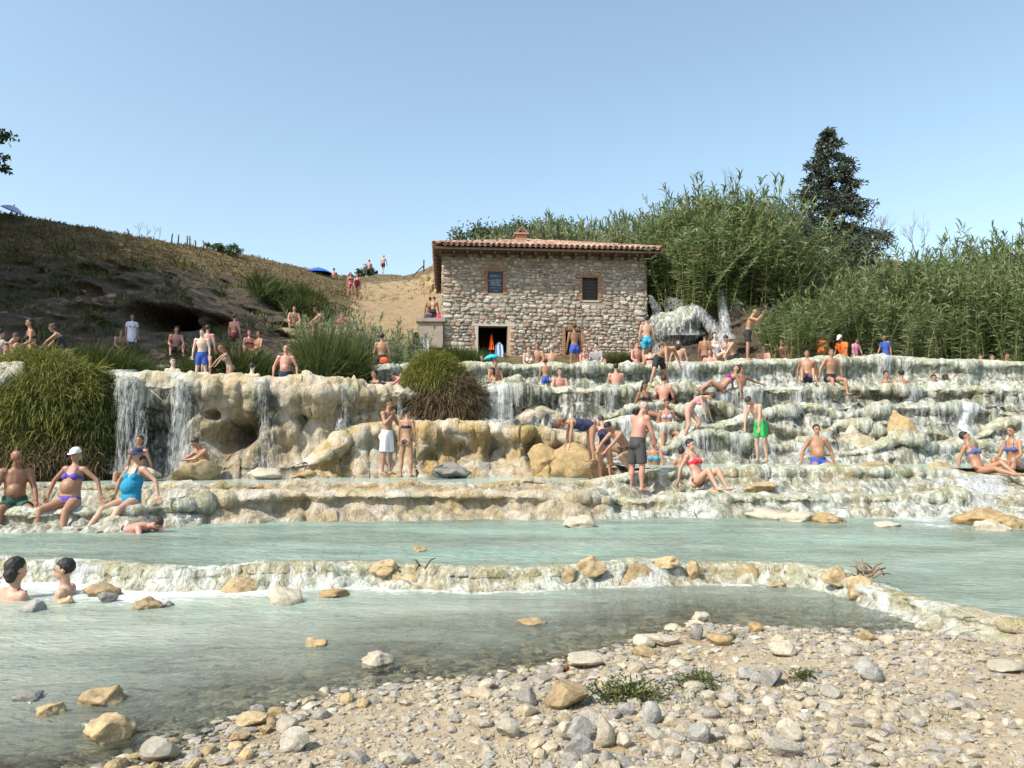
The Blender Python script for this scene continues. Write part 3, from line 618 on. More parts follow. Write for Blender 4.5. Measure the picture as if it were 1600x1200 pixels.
for i, (cx, cz, ww, hh) in enumerate(st):
    q = int(rs.integers(24)); pr = rs.uniform(.02, .085); ry = rs.normal()*.09; sx = ww*.97*rs.choice([-1, 1])
    if i in big: link('stone', SH_ME[q], front, (cx, -pr*.1, cz), (0, ry, 0), (abs(sx), pr, hh*.97))
    else:
        v = SHAPES[q][0]*np.array([abs(sx), pr, hh*.97]); c, s = math.cos(ry), math.sin(ry)
        v = np.stack([v[:, 0]*c+v[:, 2]*s+cx, v[:, 1]-pr*.1, -v[:, 0]*s+v[:, 2]*c+cz], 1); rest.add(v, SHAPES[q][1])
o = rest.obj('small_stones', M_RUBBLE, front, False); o['kind'] = 'stuff'
for xo, sg in ((0., -1), (HWID, 1)):
    rest = MB()
    for (cx, cz, ww, hh) in courses(HDEP, HTOP, [], rs):
        q = int(rs.integers(24)); pr = rs.uniform(.02, .06); v = SHAPES[q][0]*np.array([ww*.97, pr, hh*.97])
        rest.add(np.stack([xo-sg*v[:, 1], v[:, 0]+cx, v[:, 2]+cz], 1), [tuple(reversed(f)) for f in SHAPES[q][1]] if sg < 0 else SHAPES[q][1])
    o = rest.obj('side_wall_stones', M_RUBBLE, house, False); o['kind'] = 'stuff'
# brick and stone surrounds: every piece its own object
bm_ = MB(); bm_.add(*stone_shape(np.random.default_rng(5), 8)); BR = MB(); BR.box((-.5, -.5, -.5), (.5, .5, .5))
bme = bpy.data.meshes.new('brick'); b_ = bmesh.new(); bmesh.ops.create_cube(b_, size=1); bmesh.ops.bevel(b_, geom=b_.edges[:], offset=.06, segments=1, affect='EDGES'); b_.to_mesh(bme); b_.free(); bme.materials.append(M_BRICK)
def bricks(a, top, parent, bw=.2):
    x0, z0, x1, z1 = a; z = max(z0-.05, 0); k = 0
    while z < z1:
        for x, sg in ((x0, -1), (x1, 1)):
            w = bw*(1 if k % 2 else .62)*rs.uniform(.85, 1.1)
            link('brick', bme, parent, (x+sg*(w/2+.004), .055, z+.036), (0, rs.normal()*.01, 0), (w, .19, .066))
        z += .078; k += 1
    if top:
        n = int((x1-x0+.2)/.078)
        for i in range(n):
            t = (i+.5)/n*2-1
            link('brick', bme, parent, (x0-.1+(i+.5)*(x1-x0+.2)/n, .05, z1+.10+.05*(1-t*t)), (0, t*.12, 0), (.066, .19, .2))
win = MB(); a = OPEN['window']
for x in np.linspace(a[0]+.05, a[2]-.05, 6): win.tube([(x, .1, a[1]), (x, .1, a[3])], .012, 6)
for z in np.linspace(a[1]+.06, a[3]-.06, 7): win.tube([(a[0], .115, z), (a[2], .115, z)], .010, 6)
wf = MB()
for q in ((a[0], a[1], a[2], a[1]+.05), (a[0], a[3]-.05, a[2], a[3]), (a[0], a[1]+.052, a[0]+.05, a[3]-.052), (a[2]-.05, a[1]+.052, a[2], a[3]-.052)): wf.box((q[0]+.002, .17, q[1]+.002), (q[2]-.002, .24, q[3]-.002))
window = wf.obj('window', M_WOOD, house, False); win.obj('iron_grille', M_IRON, window)
gp = MB(); gp.box((a[0]+.04, .2, a[1]+.04), (a[2]-.04, .215, a[3]-.04)); gp.obj('pane', plain('dusty_glass', (.05, .045, .04), .35), window, False)
sl_ = MB(); sl_.box((a[0]-.08, -.03, a[1]-.07), (a[2]+.08, .16, a[1]-.003)); sl_.obj('sill', M_SILL, window, False)
bricks(a, True, front); bricks(OPEN['sign'], True, front, .26); bricks(OPEN['hatch'], True, front, .22)
a = OPEN['hatch']; bricks((a[0]-.3, max(0, a[1])+.9, a[2]+.3, a[3]+.1), False, front, .2)
d = OPEN['door']
lt = MB(); lt.box((d[0]-.24, -.035, d[3]+.002), (d[2]+.30, .30, d[3]+.20)); lt.obj('lintel', M_SILL, front, False)
for x0, x1, nm in ((d[0]-.15, d[0]-.004, 'doorpost'), (d[2]+.004, d[2]+.15, 'doorpost')):
    q = MB(); q.box((x0, -.03, .02), (x1, .3, d[3])); q.obj(nm, M_SILL if x0 < d[0] else plain('ochre_doorpost', (.45, .34, .22), .85, .2, 5, .3), front, False)
bricks((d[0]-.16, 0, d[2]+.16, d[3]-.1), False, front, .22)
# hip roof
OV = .82; EZ = HTOP+.02; run = HDEP/2+OV; PIT = math.tan(R(17.2)); RZ = EZ+run*PIT
x0, x1, y0, y1 = -.36, HWID+.44, -OV, HDEP+OV; hx = run*.92; ym = HDEP/2
rv = [(x0, y0, EZ), (x1, y0, EZ), (x1, y1, EZ), (x0, y1, EZ), (x0+hx, ym, RZ), (x1-hx, ym, RZ)]
rf = MB(); rf.add(rv, [(0, 1, 5, 4), (1, 2, 5), (2, 3, 4, 5), (3, 0, 4)]); rf.add([(p[0], p[1], p[2]-.09) if i < 4 else (p[0], p[1], p[2]-.14) for i, p in enumerate(rv)], [(3, 2, 1, 0)]); rf.add([rv[0], rv[1], rv[2], rv[3]]+[(p[0], p[1], p[2]-.09) for p in rv[:4]], [(0, 4, 5, 1), (1, 5, 6, 2), (2, 6, 7, 3), (3, 7, 4, 0)])
roof = rf.obj('roof', M_WOOD, house, False)
rafme = MB(); rafme.box((-.05, -.5, -.5), (.05, .5, .5)); rafm = rafme.mesh('rafter', M_WOOD, False)
for i in range(17): link('rafter', rafm, roof, (x0+.25+i*(x1-x0-.5)/16, -OV/2+.05, EZ-.155), None, (.9, OV-.06, .13))
for i in range(12): link('rafter', rafm, roof, (x0/2-.01, .4+i*.62, EZ-.155), (0, 0, math.pi/2), (.9, .30, .13))
for i in range(12): link('rafter', rafm, roof, (x1-.215, .4+i*.62, EZ-.155), (0, 0, math.pi/2), (.9, .38, .13))
def coppo(n=6, r=.105, r2=.08, L=.46, up=True):
    V, F = [], []
    for (y, q) in ((0, r), (L, r2)):
        for t in (q, q-.016):
            V += [(math.cos(math.pi*j/n)*t, y, math.sin(math.pi*j/n)*t*(1 if up else -1)) for j in range(n+1)]
    m = n+1
    for j in range(n): F += [(j, j+1, 2*m+j+1, 2*m+j), (m+j+1, m+j, 3*m+j, 3*m+j+1), (j+1, j, m+j, m+j+1), (2*m+j, 2*m+j+1, 3*m+j+1, 3*m+j)]
    return np.array(V), F
cv, cf = coppo(); cme = mesh('roof_tile', cv, cf, M_TILE, True)
pv, pf = coppo(5, .10, .085, .46, False)
tl, pans = [], MB(); sl_ang = math.atan(PIT); hang = math.atan(RZ-EZ and (RZ-EZ)/hx)
def slope_tiles(org, ax, up, length, inset, L, lst):
    """rows of tiles on a slope: org corner, ax along the eave, up the slope"""
    nx = int(length/.225); ny = int(L/.36)
    for i in range(nx):
        u = (i+.5)*length/nx
        for j in range(ny):
            v = j*.36
            if u < inset*(v+.2)/L or u > length-inset*(v+.2)/L: continue
            lst.append((org+ax*u+up*v, ax, up, j))
X_, Y_, Z_ = Vector((1, 0, 0)), Vector((0, 1, 0)), Vector((0, 0, 1))
upf = Vector((0, math.cos(sl_ang), math.sin(sl_ang))); Lf = run/math.cos(sl_ang); Ls = hx/math.cos(hang)
ft, ot = [], []
slope_tiles(Vector((x0, y0-.05, EZ+.03)), X_, upf, x1-x0, hx, Lf, ft)
slope_tiles(Vector((x1+.05, y0, EZ+.03)), Y_, Vector((-math.cos(hang), 0, math.sin(hang))), y1-y0, run, Ls, ot)
slope_tiles(Vector((x0-.05, y1, EZ+.03)), -Y_, Vector((math.cos(hang), 0, math.sin(hang))), y1-y0, run, Ls, ot)
slope_tiles(Vector((x1, y1+.05, EZ+.03)), -X_, Vector((0, -math.cos(sl_ang), math.sin(sl_ang))), x1-x0, hx, Lf, ot)
rest = MB()
def bake(mb_, v, f, p, ax, up, jit=0.):
    nz = ax.cross(up); M = np.array([ax, up, nz]).T; a = rs.normal()*jit; c, s = math.cos(a), math.sin(a)
    w = v*1.; w[:, 0], w[:, 1] = v[:, 0]*c-v[:, 1]*s, v[:, 0]*s+v[:, 1]*c
    mb_.add(w@M.T+np.array(p), f)
for k, (p, ax, up, j) in enumerate(sorted(ft, key=lambda q: q[3])):
    if k < 290:
        nz = ax.cross(up); o = link('roof_tile', cme, roof); M = Matrix((ax, up, nz)).transposed().to_4x4(); M.translation = p+nz*.05
        o.matrix_local = M @ Matrix.Rotation(rs.normal()*.03, 4, 'Z') @ Matrix.Rotation(.035+rs.normal()*.012, 4, 'X')
    else: bake(rest, cv, cf, p+ax.cross(up)*.05, ax, up, .03)
    bake(rest, pv, pf, p+ax*.112+ax.cross(up)*.095, ax, up, .02)
for (p, ax, up, j) in ot: bake(rest, cv, cf, p+ax.cross(up)*.05, ax, up, .03); bake(rest, pv, pf, p+ax*.112+ax.cross(up)*.095, ax, up, .02)
cap = Vector((x0+hx, ym, RZ+.06)); e = Vector((x1-hx, ym, RZ+.06))
for a, b in ((cap, e), (Vector((x0, y0, EZ+.09)), cap), (Vector((x1, y0, EZ+.09)), e), (Vector((x0, y1, EZ+.09)), cap), (Vector((x1, y1, EZ+.09)), e)):
    dv = (b-a); n_ = int(dv.length/.36); dv.normalize(); sd = dv.cross(Z_).normalized()
    for i in range(n_): bake(rest, cv*np.array([1.25, 1, 1.1]), cf, a+dv*(i*.36)+Vector((0, 0, .03)), sd, dv, .03)
o = rest.obj('further_roof_tiles', M_TILE, roof); o['kind'] = 'stuff'
# chimney
cx = 805; p = W(cx+9, 381, 33.6); ci = Matrix.Rotation(-HANG, 3, 'Z') @ (p-HA); cz = p.z-HZ
ch = MB(); ch.box((ci.x-.24, ci.y-.24, cz-1.), (ci.x+.24, ci.y+.24, cz+.36)); chim = ch.obj('chimney', M_BRICK, house, False)
q = MB(); q.box((ci.x-.32, ci.y-.32, cz+.362), (ci.x+.32, ci.y+.32, cz+.43)); q.obj('chimney_slab', M_TILE, chim, False)
for sx in (-1, 1):
    for k in range(2):
        q = MB(); y = ci.y-.18+.36*k; xx = ci.x
        q.add([(xx+sx*.28, y-.12, cz+.432), (xx+sx*.28, y+.12, cz+.432), (xx+sx*.23, y+.12, cz+.432), (xx+sx*.23, y-.12, cz+.432), (xx+sx*.03, y-.12, cz+.70), (xx+sx*.03, y+.12, cz+.70), (xx, y+.12, cz+.66), (xx, y-.12, cz+.66)], [(0, 1, 5, 4), (1, 2, 6, 5), (2, 3, 7, 6), (3, 0, 4, 7), (4, 5, 6, 7), (3, 2, 1, 0)])
        q.obj('chimney_cap_tile', M_TILE, chim, False)
# notice board in the upper left window opening
a = OPEN['sign']; M_BLUE = plain('dark_blue_board', (.018, .030, .065), .35, .2, 3); M_WHITE = plain('white_paint', (.62, .66, .74), .6, .05)
c = house.matrix_basis @ Vector((0, 0, 0)); nb_ = tag(empty('notice_board', Matrix.Translation(HA*1) @ Matrix.Rotation(HANG, 4, 'Z') @ Vector(((a[0]+a[2])/2, .04, a[1]+HZ-HA.z)), HANG), 'dark blue notice board with white lettering in the upper wall opening', 'sign')
w, h = a[2]-a[0], a[3]-a[1]
q = MB(); q.box((-w/2+.03, 0, .03), (w/2-.03, .03, h-.03)); q.obj('panel', M_BLUE, nb_, False)
q = MB(); q.box((-w/2, -.02, 0), (w/2, .05, .05)); q.box((-w/2, -.02, h-.05), (w/2, .05, h)); q.box((-w/2, -.02, .051), (-w/2+.05, .05, h-.051)); q.box((w/2-.05, -.02, .051), (w/2, .05, h-.051)); q.obj('frame', M_IRON, nb_, False)
q = MB(); lr = random.Random(3)
for yy, hw, th in ((.80, .17, .028), (.765, .20, .016), (.62, .20, .030), (.565, .26, .030), (.50, .19, .026), (.455, .15, .024), (.41, .22, .026), (.36, .20, .024), (.24, .19, .020), (.10, .05, .026)):
    x = -hw*w/.62
    while x < hw*w/.62:
        ww = lr.uniform(.025, .075)
        for k in range(max(1, int(ww/.018))):
            if lr.random() < .85: q.box((x+k*.018, -.004, yy*h-th/2*lr.uniform(.6, 1)), (x+k*.018+.011, -.0005, yy*h+th/2*lr.uniform(.6, 1)))
        x += ww+.02
q.obj('lettering', M_WHITE, nb_, False)
# ------------------------------------------------------------------ vegetation
M_REED = leaf_mat('reed_leaf', [(0, (.065, .11, .038)), (.25, (.12, .175, .058)), (.6, (.175, .235, .085)), (.85, (.235, .28, .12)), (.96, (.27, .28, .14)), (1, (.33, .28, .16))], .35)
M_REEDS = leaf_mat('silver_reed_leaf', [(0, (.13, .17, .08)), (.5, (.21, .25, .13)), (1, (.28, .31, .18))], .3, .45)
M_CANE = rnd_mat('reed_cane', [(0, (.17, .17, .06)), (.6, (.27, .25, .11)), (1, (.32, .27, .15))], .6, 6, .2)
M_GRASS = leaf_mat('rush_grass', [(0, (.035, .055, .014)), (.5, (.065, .095, .022)), (.8, (.11, .13, .03)), (1, (.20, .17, .055))], .3, .6)
M_MOSSG = leaf_mat('hanging_grass', [(0, (.07, .09, .015)), (.35, (.15, .175, .028)), (.7, (.24, .245, .045)), (1, (.30, .25, .07))], .3, .6)
M_DRYG = leaf_mat('dry_grass', [(0, (.10, .08, .03)), (.5, (.22, .16, .07)), (1, (.33, .26, .12))], .2, .8)
M_ROOT = leaf_mat('dead_roots', [(0, (.06, .045, .025)), (.5, (.13, .09, .05)), (1, (.22, .16, .09))], .1, .9)
M_CONE = leaf_mat('conifer_needles', [(0, (.030, .046, .032)), (.5, (.06, .078, .05)), (1, (.10, .112, .075))], .12, .6)
M_BROAD = leaf_mat('broad_leaf', [(0, (.04, .065, .018)), (.5, (.07, .105, .03)), (1, (.12, .15, .045))], .3, .5)
def unit(a): return a/np.maximum(1e-9, np.linalg.norm(a, axis=-1, keepdims=True))
def blades(base, d0, L, w, droop, seg=3, rng=RNG):
    """curved leaf blades: base points, start directions, lengths, widths; droop bends them down"""
    n = len(base); d0 = unit(d0); rnd = rng.normal(size=(n, 3)); sd = unit(np.cross(d0, rnd)); V = np.zeros((n, 2*seg+1, 3))
    p = base.copy(); d = d0.copy(); L = np.broadcast_to(L, n); w = np.broadcast_to(w, n); droop = np.broadcast_to(droop, n)
    for k in range(seg):
        ww = w*(.6 if k == 0 else 1.-.25*(k-1)/seg)
        V[:, 2*k] = p-sd*(ww/2)[:, None]; V[:, 2*k+1] = p+sd*(ww/2)[:, None]
        p = p+d*(L/seg)[:, None]; d = unit(d+np.array([0, 0, -1.])*(droop/seg)[:, None])
    V[:, 2*seg] = p; o = (np.arange(n)*(2*seg+1))[:, None]; F = []
    for k in range(seg-1): F.append(o+np.array([2*k, 2*k+1, 2*k+3, 2*k+2]))
    quads = np.concatenate(F) if F else np.zeros((0, 4), int); tri = o+np.array([2*seg-2, 2*seg-1, 2*seg])
    return V.reshape(-1, 3), quads.tolist()+tri.tolist()
def reed(seed, n=26, h=4.2, rad=.7, nl=20, lean=.16, ll=.6, tuft=True):
    """a clump of giant reed: canes and foliage meshes"""
    rg = np.random.default_rng(seed); st = MB(); LV, LF = [], []; off = 0
    for i in range(n):
        a, r = rg.uniform(0, 6.28), rad*math.sqrt(rg.uniform()); b = Vector((r*math.cos(a), r*math.sin(a), -.3)); hh = h*rg.uniform(.66, 1.02)
        la = rg.uniform(0, 6.28); le = lean*rg.uniform(.2, 1.5)+.12*r/rad; dx = Vector((math.cos(a)*.6+math.cos(la)*.6, math.sin(a)*.6+math.sin(la)*.6, 0))*le
        P = [b+Vector((0, 0, hh*t))+dx*(hh*t**1.9) for t in (0, .35, .7, 1)]
        st.tube(P, [.014, .012, .009, .004], 3)
        t = np.sort(rg.uniform(.03, 1.0, nl)**.8); pts = np.array([b+Vector((0, 0, hh*q))+dx*(hh*q**1.9) for q in t])
        ph = rg.uniform(0, 6.28)+np.arange(nl)*math.pi+rg.normal(size=nl)*.5
        el = rg.uniform(.35, .95, nl)+.5*(t > .9); d = np.stack([np.cos(ph)*np.cos(el), np.sin(ph)*np.cos(el), np.sin(el)], 1)
        V, F = blades(pts, d, ll*rg.uniform(.65, 1.15, nl)*(1.1-.35*t), rg.uniform(.035, .06, nl), rg.uniform(.8, 2.1, nl), 3, rg)
        LV.append(V); LF += [[j+off for j in f] for f in F]; off += len(V)
    return st.v, st.f, np.concatenate(LV), LF
def reed_kind(seed, lm, **k):
    a, b, c, d = reed(seed, **k); return mesh('canes', a, b, M_CANE, False), mesh('foliage', c, d, lm, False)
KR = [reed_kind(100+i, M_REED if i != 2 else M_REEDS, n=28, h=4.2, rad=.95, nl=54, ll=.48) for i in range(4)]
KT = [reed_kind(120+i, M_REED, n=32, h=4.4, rad=.85, lean=.34, nl=56, ll=.5) for i in range(3)]
KD = [reed_kind(140+i, [M_REEDS, M_REED][i % 2], n=26, h=4., rad=.7, lean=.08, nl=40, ll=.44) for i in range(3)]
def plant(name, cat, kinds, loc, s, label, group=None, rz=None, tilt=None, parts=('cane', 'foliage')):
    o = empty(name, loc, RNG.uniform(0, 6.28) if rz is None else rz); o.scale = (s[0], s[0], s[1]) if hasattr(s, '__len__') else (s, s, s)
    if tilt: o.rotation_euler = (tilt[0], tilt[1], o.rotation_euler.z)
    k = kinds[int(RNG.integers(len(kinds)))]
    for nm, me in zip(parts, k):
        c = link(nm, me, o)
    return tag(o, label, cat, group)
# right bank thicket: several staggered rows, tops following the photographed outline
def tops(px): return np.interp(px, [1185, 1215, 1260, 1300, 1350, 1400, 1450, 1500, 1560, 1600, 1700], [505, 450, 425, 418, 400, 392, 376, 366, 352, 350, 350])
for row, (Yb, lift, n) in enumerate(((27.6, 0, 16), (28.9, .1, 17), (30.4, .4, 17), (32., .9, 15), (33.8, 1.5, 13))):
    for i in range(n):
        px = 1208+(i+RNG.uniform(-.3, .3)+.5)/n*(1800-1208)
        if row == 0 and 1280 < px < 1400: Y = Yb+1.
        else: Y = Yb+RNG.uniform(-.35, .35)
        b = W(px, 560, Y); zb = 4.25+lift+max(0, Y-27.5)*.12
        frac = (.70, .83, .92, .98, 1.)[row]
        zt = W(px, tops(px), Y).z; hgt = (zt-zb)*frac*(.91+.20*math.sin(px*.021+row*1.9)*(row < 4)+RNG.uniform(-.08, .06))
        if hgt < .8: continue
        plant('giant_reed', 'reed', KR+KT, (b.x, Y, zb), (max(.8, hgt/4.3)*RNG.uniform(.85, 1.05), hgt/4.2), 'dense green giant reed clump in the thicket on the right bank', 'giant reeds on the right bank')
# central dome above the waterfalls
for i in range(34):
    px = 1040+(i*.618 % 1)*204; Yd = 31.2+RNG.uniform(0, 5.2); e = (px-1145)/125
    top = 288+(62 if e < 0 else 112)*e*e+RNG.uniform(-6, 10)+ (Yd < 33)*40
    zb = 7.0+(Yd-31)*.25; zt = W(px, top, Yd).z; b = W(px, 500, Yd)
    plant('giant_reed', 'reed', KT, (b.x, Yd, zb), (1.05, (zt-zb)/4.3), 'arching yellow green giant reed in the dome above the waterfalls', 'giant reeds above the waterfalls', tilt=(0, e*.25))
# behind and beside the mill
for i in range(46):
    px = 735+(i+RNG.uniform(-.3, .3)+.5)/46*330; Yd = 40.5+RNG.uniform(0, 4.5)
    top = np.interp(px, [735, 760, 840, 850, 870, 900, 960, 1010, 1070], [372, 356, 338, 322, 326, 334, 326, 320, 326])+RNG.uniform(-6, 9)
    zb = 8.2; b = W(px, 500, Yd); zt = W(px, top, Yd).z
    plant('giant_reed', 'reed', KD, (b.x, Yd, zb), (1.15, (zt-zb)/4.1), 'tall silvery giant reed in the thicket behind the mill roof', 'giant reeds behind the stone mill')
for i in range(16):
    px = 1018+(i % 8)*9+RNG.uniform(-3, 3); Yd = 34.+(i//8)*1.6; zb = 7.1; b = W(px, 500, Yd); zt = W(px, 372-12*(i//8)+RNG.uniform(-8, 8), Yd).z
    plant('giant_reed', 'reed', KD, (b.x, Yd, zb), (1., (zt-zb)/4.1), 'dark upright giant reed beside the right corner of the mill', 'giant reeds beside the mill corner')
# broad leaved trees: trunk with limbs, leaf faces clustered at the twig ends
def leafcloud(c, rad, n, size, rg, clumps=26):
    q = unit(rg.normal(size=(clumps, 3)))*rg.uniform(.45, 1, (clumps, 1))**.6*np.array(rad)+np.array(c)
    P = np.repeat(q, n//clumps, 0)+rg.normal(size=(n//clumps*clumps, 3))*np.array(rad)*.17
    return blades(P, rg.normal(size=P.shape)+np.array([0, 0, -.2]), size*rg.uniform(.7, 1.3, len(P)), size*.5, .3, 2, rg), q
def tree(loc, h, rad, label, seed, n=6000, size=.16, m=None, group=None, name='broadleaf_tree', clumps=40, cz=.62):
    rg = np.random.default_rng(seed); o = tag(empty(name, loc), label, 'tree', group)
    (V, F), q = leafcloud((0, 0, h*cz), rad, n, size, rg, clumps); link('crown', mesh('crown', V, F, m or M_BROAD, False), o)
    t = MB(); t.tube([(0, 0, -.5), (.05*h*.3, 0, h*.25), (-.02*h, .02*h, h*.5), (0, 0, h*.8)], [h*.03, h*.024, h*.016, h*.006], 8)
    for e in q[::2]: s = Vector((0, 0, h*rg.uniform(.25, .6))); e = Vector(e); t.tube([s, s.lerp(e, .5)+Vector((0, 0, .06*h)), e], [h*.010, h*.006, h*.002], 4)
    t.obj('trunk', M_BARK, o); return o
T1 = tree((-35., 36., 8.5), 20., (5.6, 6., 5.6), 'big broadleaf tree at the left edge with one leafy branch in view', 1, 15000, .36, clumps=110)
tree((-31.8, 29.8, 6.), 21., (6.4, 6., 7.5), 'very tall broadleaf tree shading the rock face from the left', 11, 17000, .36, clumps=120)
tree((-27.6, 23.3, 3.5), 22., (6., 6., 8.), 'tall broadleaf tree standing left of the cliff outside the bathing pools', 2, 16000, .36, clumps=110)
rg = np.random.default_rng(4); bp, bf, off = [], [], 0; br = MB(); t0 = Vector((0, 0, 9.))
for px, py, n in ((2, 212, 60), (10, 213, 26), (18, 214, 8), (4, 222, 14), (3, 246, 22), (9, 245, 8), (2, 262, 16), (6, 266, 40)):
    c = W(px, py, 36.)-Vector((-35., 36., 8.5)); q = np.array(c)+rg.normal(size=(n, 3))*np.array([.13, .2, .10]); V, F = blades(q, rg.normal(size=(n, 3)), .22, .12, .3, 2, rg); bp.append(V); bf += [[j+off for j in f] for f in F]; off += len(V)
    br.tube([t0, t0.lerp(c, .6)+Vector((0, 0, .8)), c], [.10, .05, .008], 5)
bo = br.obj('branch', M_BARK, T1); link('leaves', mesh('leaves', np.concatenate(bp), bf, M_BROAD, False), bo)
b = MB(); rg = np.random.default_rng(4)
for i, (px, s) in enumerate(((748, 1.1), (772, 1.), (842, 1.35), (866, 1.2), (800, .9))):
    p = W(px, 400, 44+i); tree((p.x, p.y, 8.5), (W(px, 350 if i < 2 else 338, 44+i).z-8.5), (1.5*s, 1.4, 1.3), ['dark bushy tree top just left of the mill chimney', 'low green tree behind the left roof edge of the mill', 'taller dark green tree behind the mill right of the chimney', 'small rounded tree behind the middle of the mill roof', 'low bushy tree directly behind the chimney'][i], 20+i, 2600, .17, clumps=30, cz=.78)
# conifer
def conifer():
    rg = np.random.default_rng(9); Yc = 47.; p = W(1300, 415, Yc); zt = W(1296, 200, Yc).z; h = zt-p.z+1.5
    o = tag(empty('conifer_tree', (p.x, p.y, p.z-1.5)), 'tall dark cypress like conifer with drooping ragged branches against the sky', 'tree')
    t = MB(); t.tube([(0, 0, -1), (.1, 0, h*.35), (0, .05, h*.7), (-.04, 0, h)], [.24, .17, .09, .015], 8); V_, F_ = [], []; off = 0
    for i in range(230):
        u = rg.uniform(.10, .985)**.9; z = h*u; a = i*2.4+rg.uniform(-.3, .3)
        prof = np.interp(u, [.1, .28, .45, .6, .75, .9, 1], [3.9, 3.5, 2.75, 2.1, 1.45, .8, .15])*rg.uniform(.6, 1.1)
        d = Vector((math.cos(a), math.sin(a), 0)); s = Vector((0, 0, z)); P = [s, s+d*prof*.5+Vector((0, 0, .10*prof)), s+d*prof+Vector((0, 0, rg.uniform(-.35, .18)*prof))]
        t.tube(P, [.035, .022, .006], 4)
        n = int(16+26*prof); q = np.sqrt(rg.uniform(.08, 1, n)); B = np.array([P[0].lerp(P[1], min(1, 2*k)) if k < .5 else P[1].lerp(P[2], 2*k-1) for k in q]) + rg.normal(size=(n, 3))*np.array([.10, .10, .08])*(.5+prof*.35)
        dd = np.array(d)*.5+rg.normal(size=(n, 3))*.6+np.array([0, 0, .15]); V, F = blades(B, dd, rg.uniform(.18, .38, n), .085, .8, 2, rg)
        V_.append(V); F_ += [[j+off for j in f] for f in F]; off += len(V)
    t.obj('trunk', M_BARK, o); link('crown', mesh('crown', np.concatenate(V_), F_, M_CONE, False), o)
conifer()
def twigs(loc, h, n, label, seed, name='dead_tree', lean=.4, cat='tree'):
    rg = random.Random(seed); o = tag(empty(name, loc), label, cat); t = MB()
    def grow(p, d, L, r, k):
        q = p+d*L*.5+Vector((rg.gauss(0, .05), rg.gauss(0, .05), 0))*L; e = q+(d+Vector((rg.gauss(0, .12), rg.gauss(0, .12), .05)))*L*.5
        t.tube([p, q, e], [r, r*.8, r*.5], 4)
        if k:
            for _ in range(3): grow(p.lerp(e, rg.uniform(.4, 1)), (d+Vector((rg.gauss(0, lean), rg.gauss(0, lean), rg.uniform(-.1, .4)))).normalized(), L*rg.uniform(.45, .75), r*.5, k-1)
    for _ in range(n): grow(Vector((rg.gauss(0, .2), rg.gauss(0, .2), 0)), Vector((rg.gauss(0, lean*.6), rg.gauss(0, .2), 1)).normalized(), h*.55, .012*h, 3)
    t.obj('trunk', M_BARK, o, False); return o
for px, py, Yd, h, sd, lb in ((1368, 400, 45, 2.8, 1, 'bare grey dead tree with thin twigs right of the conifer'), (1425, 400, 40, 1.9, 2, 'sparse dry bush with bare twigs above the reeds'), (1150, 300, 36, 1.2, 3, 'thin dry stalks sticking out of the reed dome')):
    twigs(W(px, py, Yd), h, 3, lb, sd)
# low grass and rush tufts
def tuft_mesh(seed, n, h, rad, m, droop=.9, w=.014, name='blades', up=1.):
    rg = np.random.default_rng(seed); a = rg.uniform(0, 6.28, n); r = rad*np.sqrt(rg.uniform(0, 1, n))
    B = np.stack([r*np.cos(a), r*np.sin(a), np.full(n, -.06)], 1); D = np.stack([np.cos(a)*.3+rg.normal(size=n)*.3, np.sin(a)*.3+rg.normal(size=n)*.3, np.full(n, up)], 1)
    V, F = blades(B, D, h*rg.uniform(.5, 1.1, n), w*rg.uniform(.7, 1.4, n), droop*rg.uniform(.4, 1.5, n), 4, rg); return mesh(name, V, F, m, False)
TG = [tuft_mesh(i, 1100, 1.5, .38, M_GRASS, 1.5, .02) for i in range(3)]
TD_ = [tuft_mesh(30+i, 60, .45, .25, M_DRYG, .8, .012) for i in range(3)]
TS = [tuft_mesh(50+i, 70, .085, .07, M_GRASS, 1.2, .0035) for i in range(3)]
def tuft(kind, loc, s, label, group, name='grass_tuft', cat='grass tuft', wx=1.):
    return tag(link(name, kind[int(RNG.integers(len(kind)))], None, loc, (0, 0, RNG.uniform(0, 6.28)), (s*wx, s*wx, s)), label, cat, group)
# rushes behind the left cliff pool
for i in range(34):
    px = 95+(i+RNG.uniform(-.4, .4))/34*355; Yd = RNG.uniform(25.0, 27.2); b = W(px, 588, Yd); zt = W(px, 556+12*math.sin(px*.03)+RNG.uniform(-6, 12), Yd).z
    tuft(TG, (b.x, Yd, 3.3), max(.5, (zt-3.3)/1.25), 'dark green rush tuft along the back of the left cliff pool', 'rushes behind the left cliff pool', 'rush_tuft', 'rushes')
for i in range(9):
    px = 486+i*8+RNG.uniform(-3, 3); Yd = RNG.uniform(22.5, 24.5); b = W(px, 588, Yd); zt = W(px, 525+RNG.uniform(-14, 14), Yd).z
    tuft(TG, (b.x, Yd, 3.0), (zt-3.)/1.25, 'tall green rush tuft right of the heavy man in the cliff pool', 'rushes at the right end of the cliff pool', 'rush_tuft', 'rushes', .55)
for i, (px, top, Yd) in enumerate(((490, 478, 26), (497, 482, 26.5), (545, 475, 28), (552, 490, 27.6), (538, 495, 27.4), (590, 500, 28.6), (615, 494, 29), (640, 505, 29.2), (575, 508, 28), (628, 520, 27.5), (600, 518, 27.2))):
    b = W(px, 588, Yd); zt = W(px, top, Yd).z
    plant('giant_reed', 'reed', KR[2:3], (b.x, Yd, 3.3), ((zt-3.3)/5, (zt-3.3)/4.2), 'young grey green reed growing on the sandy bank left of the mill', 'young reeds left of the mill')
for i in range(10):
    px = 690+i*6.5+RNG.uniform(-3, 3); Yd = RNG.uniform(28.5, 30); b = W(px, 580, Yd); tuft(TG, (b.x, Yd, 4.15), RNG.uniform(.6, .95), 'rush tuft along the foot of the mill left of the doorway', 'rushes at the foot of the mill', 'rush_tuft', 'rushes')
